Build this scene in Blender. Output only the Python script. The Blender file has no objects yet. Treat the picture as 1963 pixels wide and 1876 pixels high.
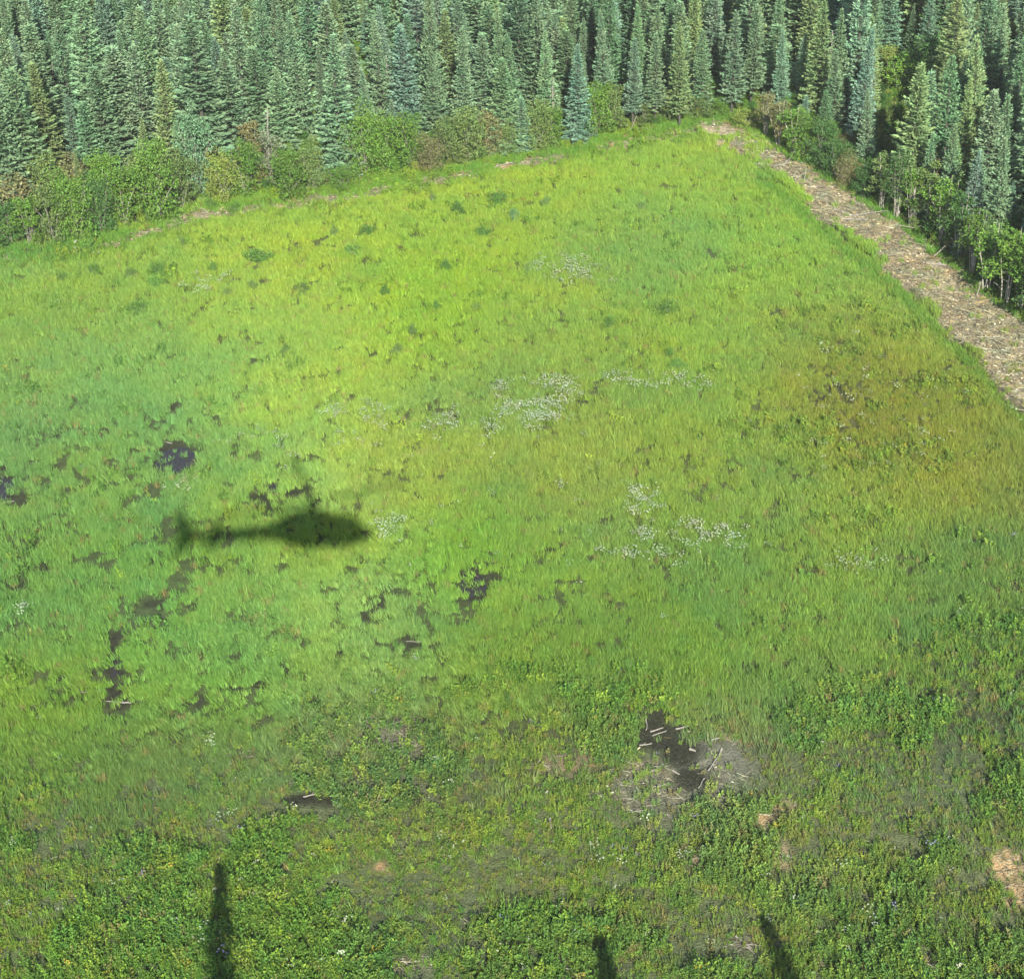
import bpy, math, random
import numpy as np
from mathutils import Vector, Matrix

# ------------------------------------------------------------------ camera, world, sun, exposure
W0, H0, FPX = 1963.0, 1876.0, 3500.0          # authoring scale: photograph at 1963 px wide
CAM_H, PITCH, ROLL = 56.0, math.radians(32.0), math.radians(2.4)
EXPOSURE = 1.70
SUN_STRENGTH, SKY_STRENGTH = 5.0, 0.095
SHADOW_PX = (632.0, 990.0)                     # where the camera's own shadow falls

scene = bpy.context.scene
COL = scene.collection
cp, sp = math.cos(PITCH), math.sin(PITCH)
FWD = np.array([0, cp, -sp]); U0 = np.array([0, sp, cp]); R0 = np.array([1.0, 0, 0])
RV = R0 * math.cos(ROLL) - U0 * math.sin(ROLL)
UV = U0 * math.cos(ROLL) + R0 * math.sin(ROLL)
CAM = np.array([0.0, 0.0, CAM_H])

def gp(x, y, z=0.0):
    d = FWD * FPX + RV * (x - W0 / 2) + UV * (H0 / 2 - y)
    return CAM + d * ((z - CAM_H) / d[2])

def to_px(X, Y, Z=0.0):
    X = np.asarray(X, float); Y = np.asarray(Y, float)
    dx, dy, dz = X, Y, Z - CAM_H
    f = dx * FWD[0] + dy * FWD[1] + dz * FWD[2]
    f = np.where(f < 1.0, 1.0, f)
    u = (dx * RV[0] + dy * RV[1] + dz * RV[2]) / f
    v = (dx * UV[0] + dy * UV[1] + dz * UV[2]) / f
    return W0 / 2 + FPX * u, H0 / 2 - FPX * v

cam_d = bpy.data.cameras.new("camera"); cam = bpy.data.objects.new("camera", cam_d); COL.objects.link(cam)
cam_d.sensor_width = 36.0; cam_d.lens = 36.0 * FPX / W0; cam_d.clip_start = 0.05; cam_d.clip_end = 6000
m = Matrix((( RV[0], UV[0], -FWD[0], 0), (RV[1], UV[1], -FWD[1], 0), (RV[2], UV[2], -FWD[2], CAM_H), (0, 0, 0, 1)))
cam.matrix_world = m
scene.camera = cam

g = gp(*SHADOW_PX); SD = (g - CAM) / np.linalg.norm(g - CAM)      # direction the sunlight travels
SUN_EL = math.asin(-SD[2])
SXY = SD[:2] / np.linalg.norm(SD[:2])
world = bpy.data.worlds.new("World"); scene.world = world; world.use_nodes = True
nt = world.node_tree
bg = nt.nodes["Background"]; sky = nt.nodes.new("ShaderNodeTexSky"); sky.sky_type = 'NISHITA'
sky.sun_disc = False; sky.sun_elevation = SUN_EL; sky.sun_rotation = math.atan2(-SD[0], -SD[1])
nt.links.new(sky.outputs[0], bg.inputs[0]); bg.inputs[1].default_value = SKY_STRENGTH
sl = bpy.data.lights.new("sun", 'SUN'); sl.energy = SUN_STRENGTH; sl.angle = math.radians(0.45); sl.color = (1.0, 0.95, 0.86)
so = bpy.data.objects.new("sun", sl); COL.objects.link(so)
so.rotation_euler = Vector(SD).to_track_quat('-Z', 'Y').to_euler(); so.location = (0, -60, 120)
vs = scene.view_settings
vs.view_transform = 'Standard'; vs.look = 'None'; vs.gamma = 1.0; vs.exposure = EXPOSURE; vs.use_curve_mapping = False
scene.cycles.max_bounces = 5; scene.cycles.diffuse_bounces = 3; scene.cycles.transmission_bounces = 3
scene.cycles.glossy_bounces = 2; scene.cycles.transparent_max_bounces = 4
scene.cycles.use_adaptive_sampling = True; scene.cycles.adaptive_threshold = 0.02

# ------------------------------------------------------------------ helpers
def lin(c):
    c = np.asarray(c, float) / 255.0
    return np.where(c <= 0.04045, c / 12.92, ((c + 0.055) / 1.055) ** 2.4)

def _hash(ix, iy, seed):
    h = (ix.astype(np.int64) * 374761393 + iy.astype(np.int64) * 668265263 + seed * 982451653) & 0xFFFFFFFF
    h = ((h ^ (h >> 13)) * 1274126177) & 0xFFFFFFFF
    h = h ^ (h >> 16)
    return (h & 0xFFFF) / 65535.0

def vnoise(x, y, s, seed=0):
    x = np.asarray(x, float) / s; y = np.asarray(y, float) / s
    ix, iy = np.floor(x), np.floor(y); fx, fy = x - ix, y - iy
    fx = fx * fx * (3 - 2 * fx); fy = fy * fy * (3 - 2 * fy)
    a = _hash(ix, iy, seed); b = _hash(ix + 1, iy, seed); c = _hash(ix, iy + 1, seed); d = _hash(ix + 1, iy + 1, seed)
    return (a * (1 - fx) + b * fx) * (1 - fy) + (c * (1 - fx) + d * fx) * fy

def fbm(x, y, s, seed=0, o=3):
    t, a, n = 0.0, 1.0, 0.0
    for i in range(o):
        t = t + a * vnoise(x, y, s / 2 ** i, seed + 17 * i); n += a; a *= 0.55
    return t / n

def tag(o, label=None, cat=None, group=None, kind=None):
    if label: o["label"] = label
    if cat: o["category"] = cat
    if group: o["group"] = group
    if kind: o["kind"] = kind
    return o

def mesh_from(name, V, F, var=None, smooth=False, mat=None, matidx=None):
    me = bpy.data.meshes.new(name)
    V = np.asarray(V, np.float32); F = np.asarray(F, np.int32)
    k = F.shape[1]
    me.vertices.add(len(V)); me.vertices.foreach_set("co", V.ravel())
    me.loops.add(F.size); me.loops.foreach_set("vertex_index", F.ravel())
    me.polygons.add(len(F)); me.polygons.foreach_set("loop_start", np.arange(0, F.size, k, dtype=np.int32))
    if smooth: me.polygons.foreach_set("use_smooth", np.ones(len(F), bool))
    if var is not None:
        a = me.attributes.new("var", 'FLOAT', 'FACE'); a.data.foreach_set("value", np.asarray(var, np.float32))
    me.update(calc_edges=True)
    for mm in (mat if isinstance(mat, (list, tuple)) else [mat] if mat else []): me.materials.append(mm)
    if matidx is not None: me.polygons.foreach_set("material_index", np.asarray(matidx, np.int32))
    return me

def link(name, me, parent=None, color=None, loc=None):
    o = bpy.data.objects.new(name, me); COL.objects.link(o)
    if parent: o.parent = parent
    if color is not None: o.color = (*color, 1.0)
    if loc is not None: o.location = loc
    return o

class Geo:
    """quads and tubes gathered into one mesh"""
    def __init__(s): s.V = []; s.F = []; s.var = []; s.mi = []; s.n = 0
    def quads(s, Q, var=None, mi=0):          # Q (n,4,3)
        Q = np.asarray(Q, float); n = len(Q)
        s.V.append(Q.reshape(-1, 3)); s.F.append(np.arange(n * 4).reshape(n, 4) + s.n); s.n += n * 4
        s.var.append(np.full(n, 0.5) if var is None else np.asarray(var, float)); s.mi.append(np.full(n, mi))
    def tube(s, pts, rad, k=6, var=0.5, mi=0, cap=True):
        pts = np.asarray(pts, float); rad = np.asarray(rad, float)
        m_ = len(pts); rings = []
        for i in range(m_):
            t = pts[min(i + 1, m_ - 1)] - pts[max(i - 1, 0)]; t = t / (np.linalg.norm(t) + 1e-9)
            a = np.cross(t, [0, 0, 1.0] if abs(t[2]) < 0.9 else [1.0, 0, 0]); a /= np.linalg.norm(a); b = np.cross(t, a)
            an = np.arange(k) * 2 * np.pi / k
            rings.append(pts[i] + rad[i] * (np.cos(an)[:, None] * a + np.sin(an)[:, None] * b))
        V = np.concatenate(rings); F = []
        for i in range(m_ - 1):
            for j in range(k):
                F.append([i * k + j, i * k + (j + 1) % k, (i + 1) * k + (j + 1) % k, (i + 1) * k + j])
        if cap:
            for e in (0, m_ - 1):
                for j in range(1, k - 1, 2):
                    F.append([e * k, e * k + j, e * k + j + 1, e * k + min(j + 2, k - 1)] if j + 2 < k else [e * k, e * k + j, e * k + j + 1, e * k + j + 1])
            F = [f for f in F if len(set(f)) == 4]
        s.V.append(V); s.F.append(np.array(F) + s.n); s.n += len(V); s.var.append(np.full(len(F), var)); s.mi.append(np.full(len(F), mi))
    def mesh(s, name, mat, smooth=False):
        return mesh_from(name, np.concatenate(s.V), np.concatenate(s.F), np.concatenate(s.var), smooth, mat, np.concatenate(s.mi))

def leaf_quads(p, d, L, w, roll=None, rng=None, mid=0.45):
    """diamond leaves: base p, unit direction d, length L, half width w"""
    n = len(p); d = d / (np.linalg.norm(d, axis=1, keepdims=True) + 1e-9)
    up = np.tile([0, 0, 1.0], (n, 1)); up[np.abs(d[:, 2]) > 0.95] = [1, 0, 0]
    s = np.cross(d, up); s /= np.linalg.norm(s, axis=1, keepdims=True)
    u = np.cross(s, d)
    if roll is None: roll = np.zeros(n)
    sd = s * np.cos(roll)[:, None] + u * np.sin(roll)[:, None]
    L = np.broadcast_to(L, n)[:, None]; w = np.broadcast_to(w, n)[:, None]
    return np.stack([p, p + d * L * mid + sd * w, p + d * L, p + d * L * mid - sd * w], 1)

# ------------------------------------------------------------------ materials
def new_mat(name):
    mt = bpy.data.materials.new(name); mt.use_nodes = True
    n = mt.node_tree; b = n.nodes["Principled BSDF"]
    return mt, n, b

def N(n, t, **kw):
    x = n.nodes.new(t)
    for k, v in kw.items(): setattr(x, k, v)
    return x

def leafy(name, source, transl=0.3, rough=0.6, spec=0.25, lo=0.7, hi=1.3, rnd=0.25, fixed=None, hue=0.1):
    """source: 'object' (object colour), 'instancer' (scatter tint) or 'fixed'"""
    mt, n, b = new_mat(name); L = n.links.new
    if source == 'object':
        oi = N(n, "ShaderNodeObjectInfo"); c = oi.outputs["Color"]; r = oi.outputs["Random"]
    elif source == 'instancer':
        at = N(n, "ShaderNodeAttribute", attribute_type='INSTANCER', attribute_name="tint"); c = at.outputs["Color"]
        oi = N(n, "ShaderNodeObjectInfo"); r = oi.outputs["Random"]
    else:
        rgb = N(n, "ShaderNodeRGB"); rgb.outputs[0].default_value = (*fixed, 1); c = rgb.outputs[0]
        oi = N(n, "ShaderNodeObjectInfo"); r = oi.outputs["Random"]
    va = N(n, "ShaderNodeAttribute", attribute_name="var")
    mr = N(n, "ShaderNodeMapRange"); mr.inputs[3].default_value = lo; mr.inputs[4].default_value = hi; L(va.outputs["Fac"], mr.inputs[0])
    mr2 = N(n, "ShaderNodeMapRange"); mr2.inputs[3].default_value = 1 - rnd; mr2.inputs[4].default_value = 1 + rnd; L(r, mr2.inputs[0])
    mu = N(n, "ShaderNodeMath", operation='MULTIPLY'); L(mr.outputs[0], mu.inputs[0]); L(mr2.outputs[0], mu.inputs[1])
    vm = N(n, "ShaderNodeVectorMath", operation='SCALE'); L(c, vm.inputs[0]); L(mu.outputs[0], vm.inputs["Scale"])
    ge = N(n, "ShaderNodeNewGeometry"); no = N(n, "ShaderNodeTexNoise"); no.inputs["Scale"].default_value = 0.9; no.inputs["Detail"].default_value = 3; L(ge.outputs["Position"], no.inputs["Vector"])
    m3 = N(n, "ShaderNodeMapRange"); m3.inputs[1].default_value = 0.35; m3.inputs[2].default_value = 0.65; m3.inputs[3].default_value = 1 - hue; m3.inputs[4].default_value = 1 + hue * 1.15; L(no.outputs[0], m3.inputs[0])
    cx = N(n, "ShaderNodeCombineXYZ"); L(m3.outputs[0], cx.inputs[0]); cx.inputs[1].default_value = 1.0; cx.inputs[2].default_value = 1.0
    vm2 = N(n, "ShaderNodeVectorMath", operation='MULTIPLY'); L(vm.outputs[0], vm2.inputs[0]); L(cx.outputs[0], vm2.inputs[1]); vm = vm2
    L(vm.outputs[0], b.inputs["Base Color"]); b.inputs["Roughness"].default_value = rough
    b.inputs["Specular IOR Level"].default_value = spec
    tr = N(n, "ShaderNodeBsdfTranslucent"); L(vm.outputs[0], tr.inputs[0])
    mx = N(n, "ShaderNodeMixShader"); mx.inputs[0].default_value = transl
    L(b.outputs[0], mx.inputs[1]); L(tr.outputs[0], mx.inputs[2])
    L(mx.outputs[0], n.nodes["Material Output"].inputs[0])
    return mt

def solid(name, rgb, rough=0.8, metal=0.0, noise=0.25, scale=3.0, spec=0.3):
    mt, n, b = new_mat(name); L = n.links.new
    tc = N(n, "ShaderNodeTexCoord"); nz = N(n, "ShaderNodeTexNoise"); nz.inputs["Scale"].default_value = scale; nz.inputs["Detail"].default_value = 5
    L(tc.outputs["Object"], nz.inputs["Vector"])
    mr = N(n, "ShaderNodeMapRange"); mr.inputs[3].default_value = 1 - noise; mr.inputs[4].default_value = 1 + noise; L(nz.outputs[0], mr.inputs[0])
    vm = N(n, "ShaderNodeVectorMath", operation='SCALE'); vm.inputs[0].default_value = rgb; L(mr.outputs[0], vm.inputs["Scale"])
    L(vm.outputs[0], b.inputs["Base Color"]); b.inputs["Roughness"].default_value = rough; b.inputs["Metallic"].default_value = metal
    b.inputs["Specular IOR Level"].default_value = spec
    return mt

M_NEEDLE = leafy("spruce_needles", 'object', transl=0.25, rough=0.85, spec=0.08, lo=0.76, hi=1.24, rnd=0.1)
M_NEEDLE_I = leafy("far_spruce_needles", 'instancer', transl=0.25, rough=0.85, spec=0.08, lo=0.76, hi=1.24, rnd=0.1)
M_LEAF = leafy("shrub_leaves", 'object', transl=0.3, lo=0.6, hi=1.4, rnd=0.1)
M_LEAF_I = leafy("undergrowth_leaves", 'instancer', transl=0.3, rough=0.8, spec=0.1, lo=0.72, hi=1.28, rnd=0.22)
M_GRASS = leafy("grass_blades", 'instancer', transl=0.35, lo=0.76, hi=1.24, rnd=0.15, hue=0.06)
M_FLOWER = leafy("white_petals", 'fixed', transl=0.3, fixed=(0.30, 0.35, 0.23), lo=0.7, hi=1.2, rnd=0.1)
M_YELLOW = leafy("yellow_petals", 'fixed', transl=0.3, fixed=(0.28, 0.2, 0.02), lo=0.8, hi=1.2, rnd=0.1)
M_BLUE = leafy("lilac_petals", 'fixed', transl=0.3, fixed=(0.17, 0.17, 0.26), lo=0.8, hi=1.2, rnd=0.1)
M_BARK = solid("spruce_bark", (0.035, 0.034, 0.026), 0.9)
M_PALE = solid("aspen_bark", (0.15, 0.14, 0.115), 0.8, noise=0.35)
M_POLE = solid("pale_aspen_bark", (0.24, 0.225, 0.18), 0.8, noise=0.3)
M_DEAD = solid("weathered_grey_wood", (0.15, 0.138, 0.115), 0.85, noise=0.35)
M_WOOD = leafy("splintered_wood", 'instancer', transl=0.0, rough=0.85, lo=0.6, hi=1.4, rnd=0.35)

def ground_material():
    mt, n, b = new_mat("ground"); L = n.links.new
    at = N(n, "ShaderNodeAttribute", attribute_name="col"); geo = N(n, "ShaderNodeNewGeometry")
    n1 = N(n, "ShaderNodeTexNoise"); n1.inputs["Scale"].default_value = 2.3; n1.inputs["Detail"].default_value = 8; n1.inputs["Roughness"].default_value = 0.7
    n2 = N(n, "ShaderNodeTexNoise"); n2.inputs["Scale"].default_value = 11.0; n2.inputs["Detail"].default_value = 6
    L(geo.outputs["Position"], n1.inputs["Vector"]); L(geo.outputs["Position"], n2.inputs["Vector"])
    mr = N(n, "ShaderNodeMapRange"); mr.inputs[1].default_value = 0.3; mr.inputs[2].default_value = 0.7; mr.inputs[3].default_value = 0.55; mr.inputs[4].default_value = 1.5; L(n1.outputs[0], mr.inputs[0])
    mr2 = N(n, "ShaderNodeMapRange"); mr2.inputs[1].default_value = 0.3; mr2.inputs[2].default_value = 0.7; mr2.inputs[3].default_value = 0.7; mr2.inputs[4].default_value = 1.35; L(n2.outputs[0], mr2.inputs[0])
    mu = N(n, "ShaderNodeMath", operation='MULTIPLY'); L(mr.outputs[0], mu.inputs[0]); L(mr2.outputs[0], mu.inputs[1])
    vm = N(n, "ShaderNodeVectorMath", operation='SCALE'); L(at.outputs["Color"], vm.inputs[0]); L(mu.outputs[0], vm.inputs["Scale"])
    L(vm.outputs[0], b.inputs["Base Color"]); b.inputs["Roughness"].default_value = 0.9; b.inputs["Specular IOR Level"].default_value = 0.15
    bp = N(n, "ShaderNodeBump"); bp.inputs["Strength"].default_value = 0.8; bp.inputs["Distance"].default_value = 0.12
    L(n2.outputs[0], bp.inputs["Height"]); L(bp.outputs[0], b.inputs["Normal"])
    return mt
M_GROUND = ground_material()
mt, n_, b_ = new_mat("puddle_water"); b_.inputs["Base Color"].default_value = (0.018, 0.016, 0.012, 1)
b_.inputs["Roughness"].default_value = 0.08; b_.inputs["IOR"].default_value = 1.33
nz = N(n_, "ShaderNodeTexNoise"); nz.inputs["Scale"].default_value = 3.0; bp = N(n_, "ShaderNodeBump"); bp.inputs["Strength"].default_value = 0.15; bp.inputs["Distance"].default_value = 0.02
gg = N(n_, "ShaderNodeNewGeometry"); n_.links.new(gg.outputs["Position"], nz.inputs["Vector"]); n_.links.new(nz.outputs[0], bp.inputs["Height"]); n_.links.new(bp.outputs[0], b_.inputs["Normal"])
M_WATER = mt

# ------------------------------------------------------------------ the map of the clearing
def interp(x, pts):
    xs, ys = zip(*pts); x = np.asarray(x, float)
    y = np.interp(x, xs, ys)
    sl0 = (ys[1] - ys[0]) / (xs[1] - xs[0]); sl1 = (ys[-1] - ys[-2]) / (xs[-1] - xs[-2])
    y = np.where(x < xs[0], ys[0] + (x - xs[0]) * sl0, y)
    return np.where(x > xs[-1], ys[-1] + (x - xs[-1]) * sl1, y)

FOREST = [(-300, 545), (0, 480), (150, 466), (300, 428), (420, 388), (560, 376), (700, 348), (850, 330), (1000, 296), (1100, 276), (1200, 256), (1300, 236), (1400, 222), (1460, 238), (1500, 282), (1560, 322), (1700, 412), (1850, 528), (1963, 612), (2300, 870)]
STRIP_U = [(1340, 234), (1420, 244), (1500, 296), (1560, 334), (1700, 424), (1850, 542), (1963, 632), (2300, 900)]
STRIP_L = [(1340, 266), (1400, 280), (1480, 342), (1560, 408), (1640, 474), (1720, 540), (1800, 622), (1870, 690), (1963, 796), (2300, 1150)]
EDGE = [(-300, 555), (0, 492), (170, 480), (300, 440), (380, 411), (640, 382), (830, 349), (980, 321), (1150, 286), (1345, 246)]

TINTS = [(60,520,118,176,66),(300,480,150,195,55),(600,430,160,202,50),(900,400,162,205,50),(1200,350,155,203,52),(1400,300,140,185,55),
 (1500,450,130,188,55),(1250,450,112,175,72),(1650,500,125,180,58),(50,600,150,195,55),(300,600,145,190,62),(550,620,150,196,62),(600,690,150,196,62),
 (850,570,142,202,36),(1050,600,150,195,60),(1300,620,136,184,54),(1600,640,142,170,50),(1800,640,130,172,55),(60,720,118,180,82),(250,730,122,188,82),
 (400,720,132,195,82),(620,720,150,196,64),(1000,740,132,180,70),(1300,740,125,174,58),(1650,730,136,150,40),(1850,740,140,162,40),(60,900,108,168,72),
 (200,830,112,178,76),(500,880,132,190,76),(800,880,148,184,64),(1100,900,150,184,62),(1400,880,130,170,54),(1700,850,134,154,44),(1900,880,128,148,44),
 (100,1050,110,178,72),(500,1090,140,188,60),(750,950,150,190,72),(900,1040,112,190,30),(1050,950,150,180,62),(1300,1000,122,170,58),(1400,1080,92,150,54),
 (1600,1020,130,170,54),(1850,1100,100,145,50),(60,1150,100,170,72),(300,1180,110,188,72),(500,1200,122,190,82),(700,1200,130,184,80),(1000,1110,122,184,64),
 (1000,1250,112,165,42),(1300,1250,112,165,42),(1600,1180,112,165,54),(1850,1200,86,140,50),(100,1350,116,175,50),(450,1300,112,184,64),(700,1300,116,170,62),
 (950,1330,112,160,42),(1250,1330,112,160,42),(1600,1330,106,150,50),(1850,1350,78,126,50),(100,1480,96,150,48),(400,1480,100,140,56),(700,1420,112,132,70),
 (800,1500,96,118,56),(1100,1450,106,132,62),(1350,1470,104,120,78),(1600,1480,100,135,56),(1850,1480,80,120,48),(200,1650,90,128,46),(500,1700,100,145,44),
 (1100,1650,96,138,44),(1500,1650,108,130,62),(1850,1700,98,125,52),(200,1830,90,143,44),(900,1800,86,125,48),(1300,1800,90,125,48),(1700,1830,88,124,48)]
TA = np.array(TINTS, float); TA[:, 2:5] += [1, -6, 24]; T_C = lin(TA[:, 2:5]); T_C[:, 0] = 0.62 * T_C[:, 0] + 0.38 * 0.57 * T_C[:, 1]; T_C[:, 2] = 0.8 * T_C[:, 2] + 0.2 * 0.16 * T_C[:, 1]
lum = T_C[:, 1].copy(); T_C *= ((lum.mean() / lum) ** 0.42)[:, None]

def tint_at(px, py, X, Y):
    wx = px + 70 * (fbm(X, Y, 9.0, 5) - 0.5); wy = py + 60 * (fbm(X, Y, 9.0, 6) - 0.5)
    out = np.zeros((len(px), 3)); ws = np.zeros(len(px))
    for i in range(len(TA)):
        d2 = ((wx - TA[i, 0]) / 130) ** 2 + ((wy - TA[i, 1]) / 95) ** 2
        w = np.exp(-d2) + 1e-5 / (1 + d2)
        out += w[:, None] * T_C[i]; ws += w
    out /= ws[:, None]
    a = fbm(X, Y, 5.0, 31); b = fbm(X, Y, 1.6, 32)           # yellower and bluer drifts
    k = (a - 0.5) * 0.6 + (b - 0.5) * 0.35
    out = out * np.stack([1 + 0.7 * k, 1 + 0.3 * k, 1 - 0.5 * k], 1) * np.array([1.10, 1.02, 0.80]) * (1 + 0.12 * np.clip((px - 1100) / 300, 0, 1))[:, None]  # right side painted brighter to offset the falloff of the sun's hotspot
    out *= 1 + np.exp(-(((px - 1720) / 210) ** 2 + ((py - 770) / 110) ** 2))[:, None] * np.array([0.02, -0.09, -0.2])
    return out

# dark wet hollows: x, y, rx, ry
MUD = [(1250,1395,34,20),(336,880,56,34),(308,892,34,14),(525,930,24,18),(560,945,22,16),(500,965,24,20),(455,970,16,8),(603,962,16,12),(905,1122,36,42),(950,1100,18,8),
 (732,1158,20,24),(690,1112,16,7),(700,1180,20,8),(795,1230,22,20),(220,1262,19,54),(190,1290,26,8),(226,1335,30,30),(120,1310,26,12),(160,1330,26,14),
 (440,1312,24,16),(375,1344,26,13),(500,1312,26,10),(545,1290,16,16),(8,930,24,34),(42,960,14,14),(90,1080,20,10),(40,1130,36,10),(300,1075,20,12),(375,1160,12,10),(300,1162,18,8),
 (1062,1056,26,14),(1110,770,16,16),(258,870,14,9),(870,800,10,12),(800,443,24,7),(630,517,14,6),(1255,1372,34,16),(1260,1412,54,30),(1305,1442,42,30),(1325,1490,34,26),(600,1535,60,12),
 (650,1170,12,10),(655,1250,10,14),(420,1215,14,10),(315,1140,14,8),(110,835,14,9),(190,830,26,7),(540,835,9,14),(330,780,10,8),(1600,745,22,14),(1570,765,30,10),(780,1530,30,12),(1408,384,14,6)]
# bare or thin ground: x, y, rx, ry, colour, how much of the plants go
BARE = [(1370,1462,86,44,(134,134,122),0.9),(1250,1515,110,40,(128,126,110),0.85),(1240,1480,60,30,(124,116,94),0.8),(1385,254,38,8,(196,182,146),1.0),(968,321,22,5,(190,160,112),1.0),(1400,276,30,8,(176,160,120),0.8),(400,412,26,6,(180,156,116),0.9),(1015,314,10,4,(196,190,160),1.0),(630,383,20,4,(176,140,108),0.9),(760,1405,88,32,(132,126,114),0.8),(690,1440,90,30,(118,114,96),0.4),
 (455,1440,60,24,(118,112,96),0.35),(1465,1572,26,20,(186,158,122),0.95),(1500,1545,22,10,(176,150,118),0.8),(1505,1645,11,30,(178,156,124),0.8),(1930,1662,44,30,(196,164,124),0.95),
 (1950,1710,30,30,(176,146,112),0.8),(1678,1745,32,20,(108,104,100),0.85),(1425,1808,28,16,(126,118,110),0.8),(1775,1852,26,16,(122,120,112),0.8),(1095,1465,60,20,(150,130,104),0.7),
 (735,1660,14,8,(176,140,104),0.8),(1340,1640,14,36,(150,118,96),0.5),(1440,1420,50,14,(150,122,90),0.5),(620,1180,30,20,(96,86,66),0.4),(1230,1490,20,8,(140,120,96),0.5),
 (780,1850,60,20,(112,106,92),0.5),(930,1770,40,24,(110,100,92),0.5),(1570,1850,20,10,(130,120,100),0.4),(1480,1400,40,10,(150,126,96),0.5),(645,775,36,14,(150,156,84),0.25)]

def blob(px, py, X, Y, b, amp=0.55):
    nn = 0.55 * (fbm(X, Y, 1.3, 71) - 0.5) + 0.75 * (fbm(X, Y, 0.55, 72, 2) - 0.5)
    return np.sqrt(((px - b[0]) / b[2]) ** 2 + ((py - b[1]) / b[3]) ** 2) + amp * 2 * nn

PUD = [(336,880,42,22),(522,932,26,16),(905,1120,26,26),(6,935,20,26),(222,1275,10,26)]
PUDW = []
for b in PUD:
    c = gp(b[0], b[1]); ex = abs(gp(b[0] + b[2], b[1])[0] - c[0]); ey = abs(gp(b[0], b[1] - b[3])[1] - c[1])
    PUDW.append((c[0], c[1], ex, ey))

def gz(X, Y):
    X = np.asarray(X, float); Y = np.asarray(Y, float)
    z = 0.45 * (fbm(X, Y, 14.0, 41) - 0.5) + 0.22 * (fbm(X, Y, 3.0, 42, 2) - 0.5)
    px, py = to_px(X, Y)
    inside = (py > interp(px, STRIP_U)) & (py < interp(px, STRIP_L)) & (px > 1340) & (Y > 40)
    z = z + np.where(inside, 0.55 * fbm(X, Y, 2.2, 43), 0.0)
    for cx, cy, rx, ry in PUDW:
        d = np.sqrt(((X - cx) / rx) ** 2 + ((Y - cy) / ry) ** 2) + 0.5 * (fbm(X, Y, 0.8, 44) - 0.5)
        t = np.clip((2.3 - d) / 1.1, 0, 1); t = t * t * (3 - 2 * t)
        z = z * (1 - t) + t * (0.0 - 0.22 * np.clip(1.15 - d, -0.12, 1))
    return z

def gz1(x, y): return float(gz(np.array([x]), np.array([y]))[0])

def cover(X, Y):
    """per point: px, py, mud 0..1, bare 0..1, bare colour, strip 0..1, forest 0..1"""
    px, py = to_px(X, Y)
    mud = np.zeros(len(X)); bare = np.zeros(len(X)); bc = np.zeros((len(X), 3))
    near = Y > 40
    for b in MUD:
        sel = near & (np.abs(px - b[0]) < b[2] * 2.2 + 8) & (np.abs(py - b[1]) < b[3] * 2.2 + 8)
        if sel.any():
            d = blob(px[sel], py[sel], X[sel], Y[sel], b, 0.2 if b[2] >= 30 and b[3] >= 20 else 0.75)
            mud[sel] = np.maximum(mud[sel], np.clip((1.2 - d) / 0.5, 0, 1) * (1.0 if b[2] * b[3] > 500 else 0.8))
    for b in BARE:
        sel = near & (np.abs(px - b[0]) < b[2] * 2 + 8) & (np.abs(py - b[1]) < b[3] * 2 + 8)
        if sel.any():
            d = blob(px[sel], py[sel], X[sel], Y[sel], b, 0.8)
            v = np.clip((1.2 - d) / 0.7, 0, 1) * b[5]
            up = v > bare[sel]; idx = np.where(sel)[0][up]
            bare[idx] = v[up]; bc[idx] = lin(b[4])
    w = 12 * (fbm(X, Y, 3.0, 81) - 0.5) * 2; w2 = 34 * (fbm(X, Y, 2.2, 82) - 0.5) * 2
    su = interp(px, STRIP_U); sl_ = interp(px, STRIP_L)
    strip = np.clip((py - su - w * 0.6 + 4) / 8, 0, 1) * np.clip((sl_ + w2 - py) / 16, 0, 1) * np.clip((px - 1330) / 60, 0, 1)
    strip *= np.clip(0.6 + (px - 1440) / 100, 0.6, 1) + 0.4 * np.exp(-((px - 1385) / 40) ** 2)
    strip = np.clip(strip, 0, 1)
    gpatch = fbm(X, Y, 4.0, 83)
    strip *= np.clip((0.86 - gpatch) / 0.10, 0.4, 1)
    ed = np.abs(py - interp(px, EDGE) - w * 0.4)
    es = np.clip((11 - ed) / 8, 0, 1) * np.clip((fbm(X, Y, 3.5, 84) - 0.43) / 0.06, 0, 1) * (px < 1360)
    strip = np.where(near, np.maximum(strip, es * 0.85), 0)
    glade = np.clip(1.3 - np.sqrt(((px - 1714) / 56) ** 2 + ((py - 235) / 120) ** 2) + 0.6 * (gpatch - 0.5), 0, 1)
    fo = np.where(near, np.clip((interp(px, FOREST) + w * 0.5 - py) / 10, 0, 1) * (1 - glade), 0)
    return px, py, mud, bare, bc, strip, fo

def open_ground(X, Y):
    a = cover(X, Y); b = cover(X, Y + 0.7); b2 = cover(X, Y + 0.35)
    b = tuple(np.maximum(u, v) if k_ in (2, 3) else u for k_, (u, v) in enumerate(zip(b, b2)))
    return a[0], a[1], np.maximum(a[2], b[2]), np.maximum(a[3], b[3]), a[4], np.maximum(a[5], b[5] * 0.97), a[6]

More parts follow.
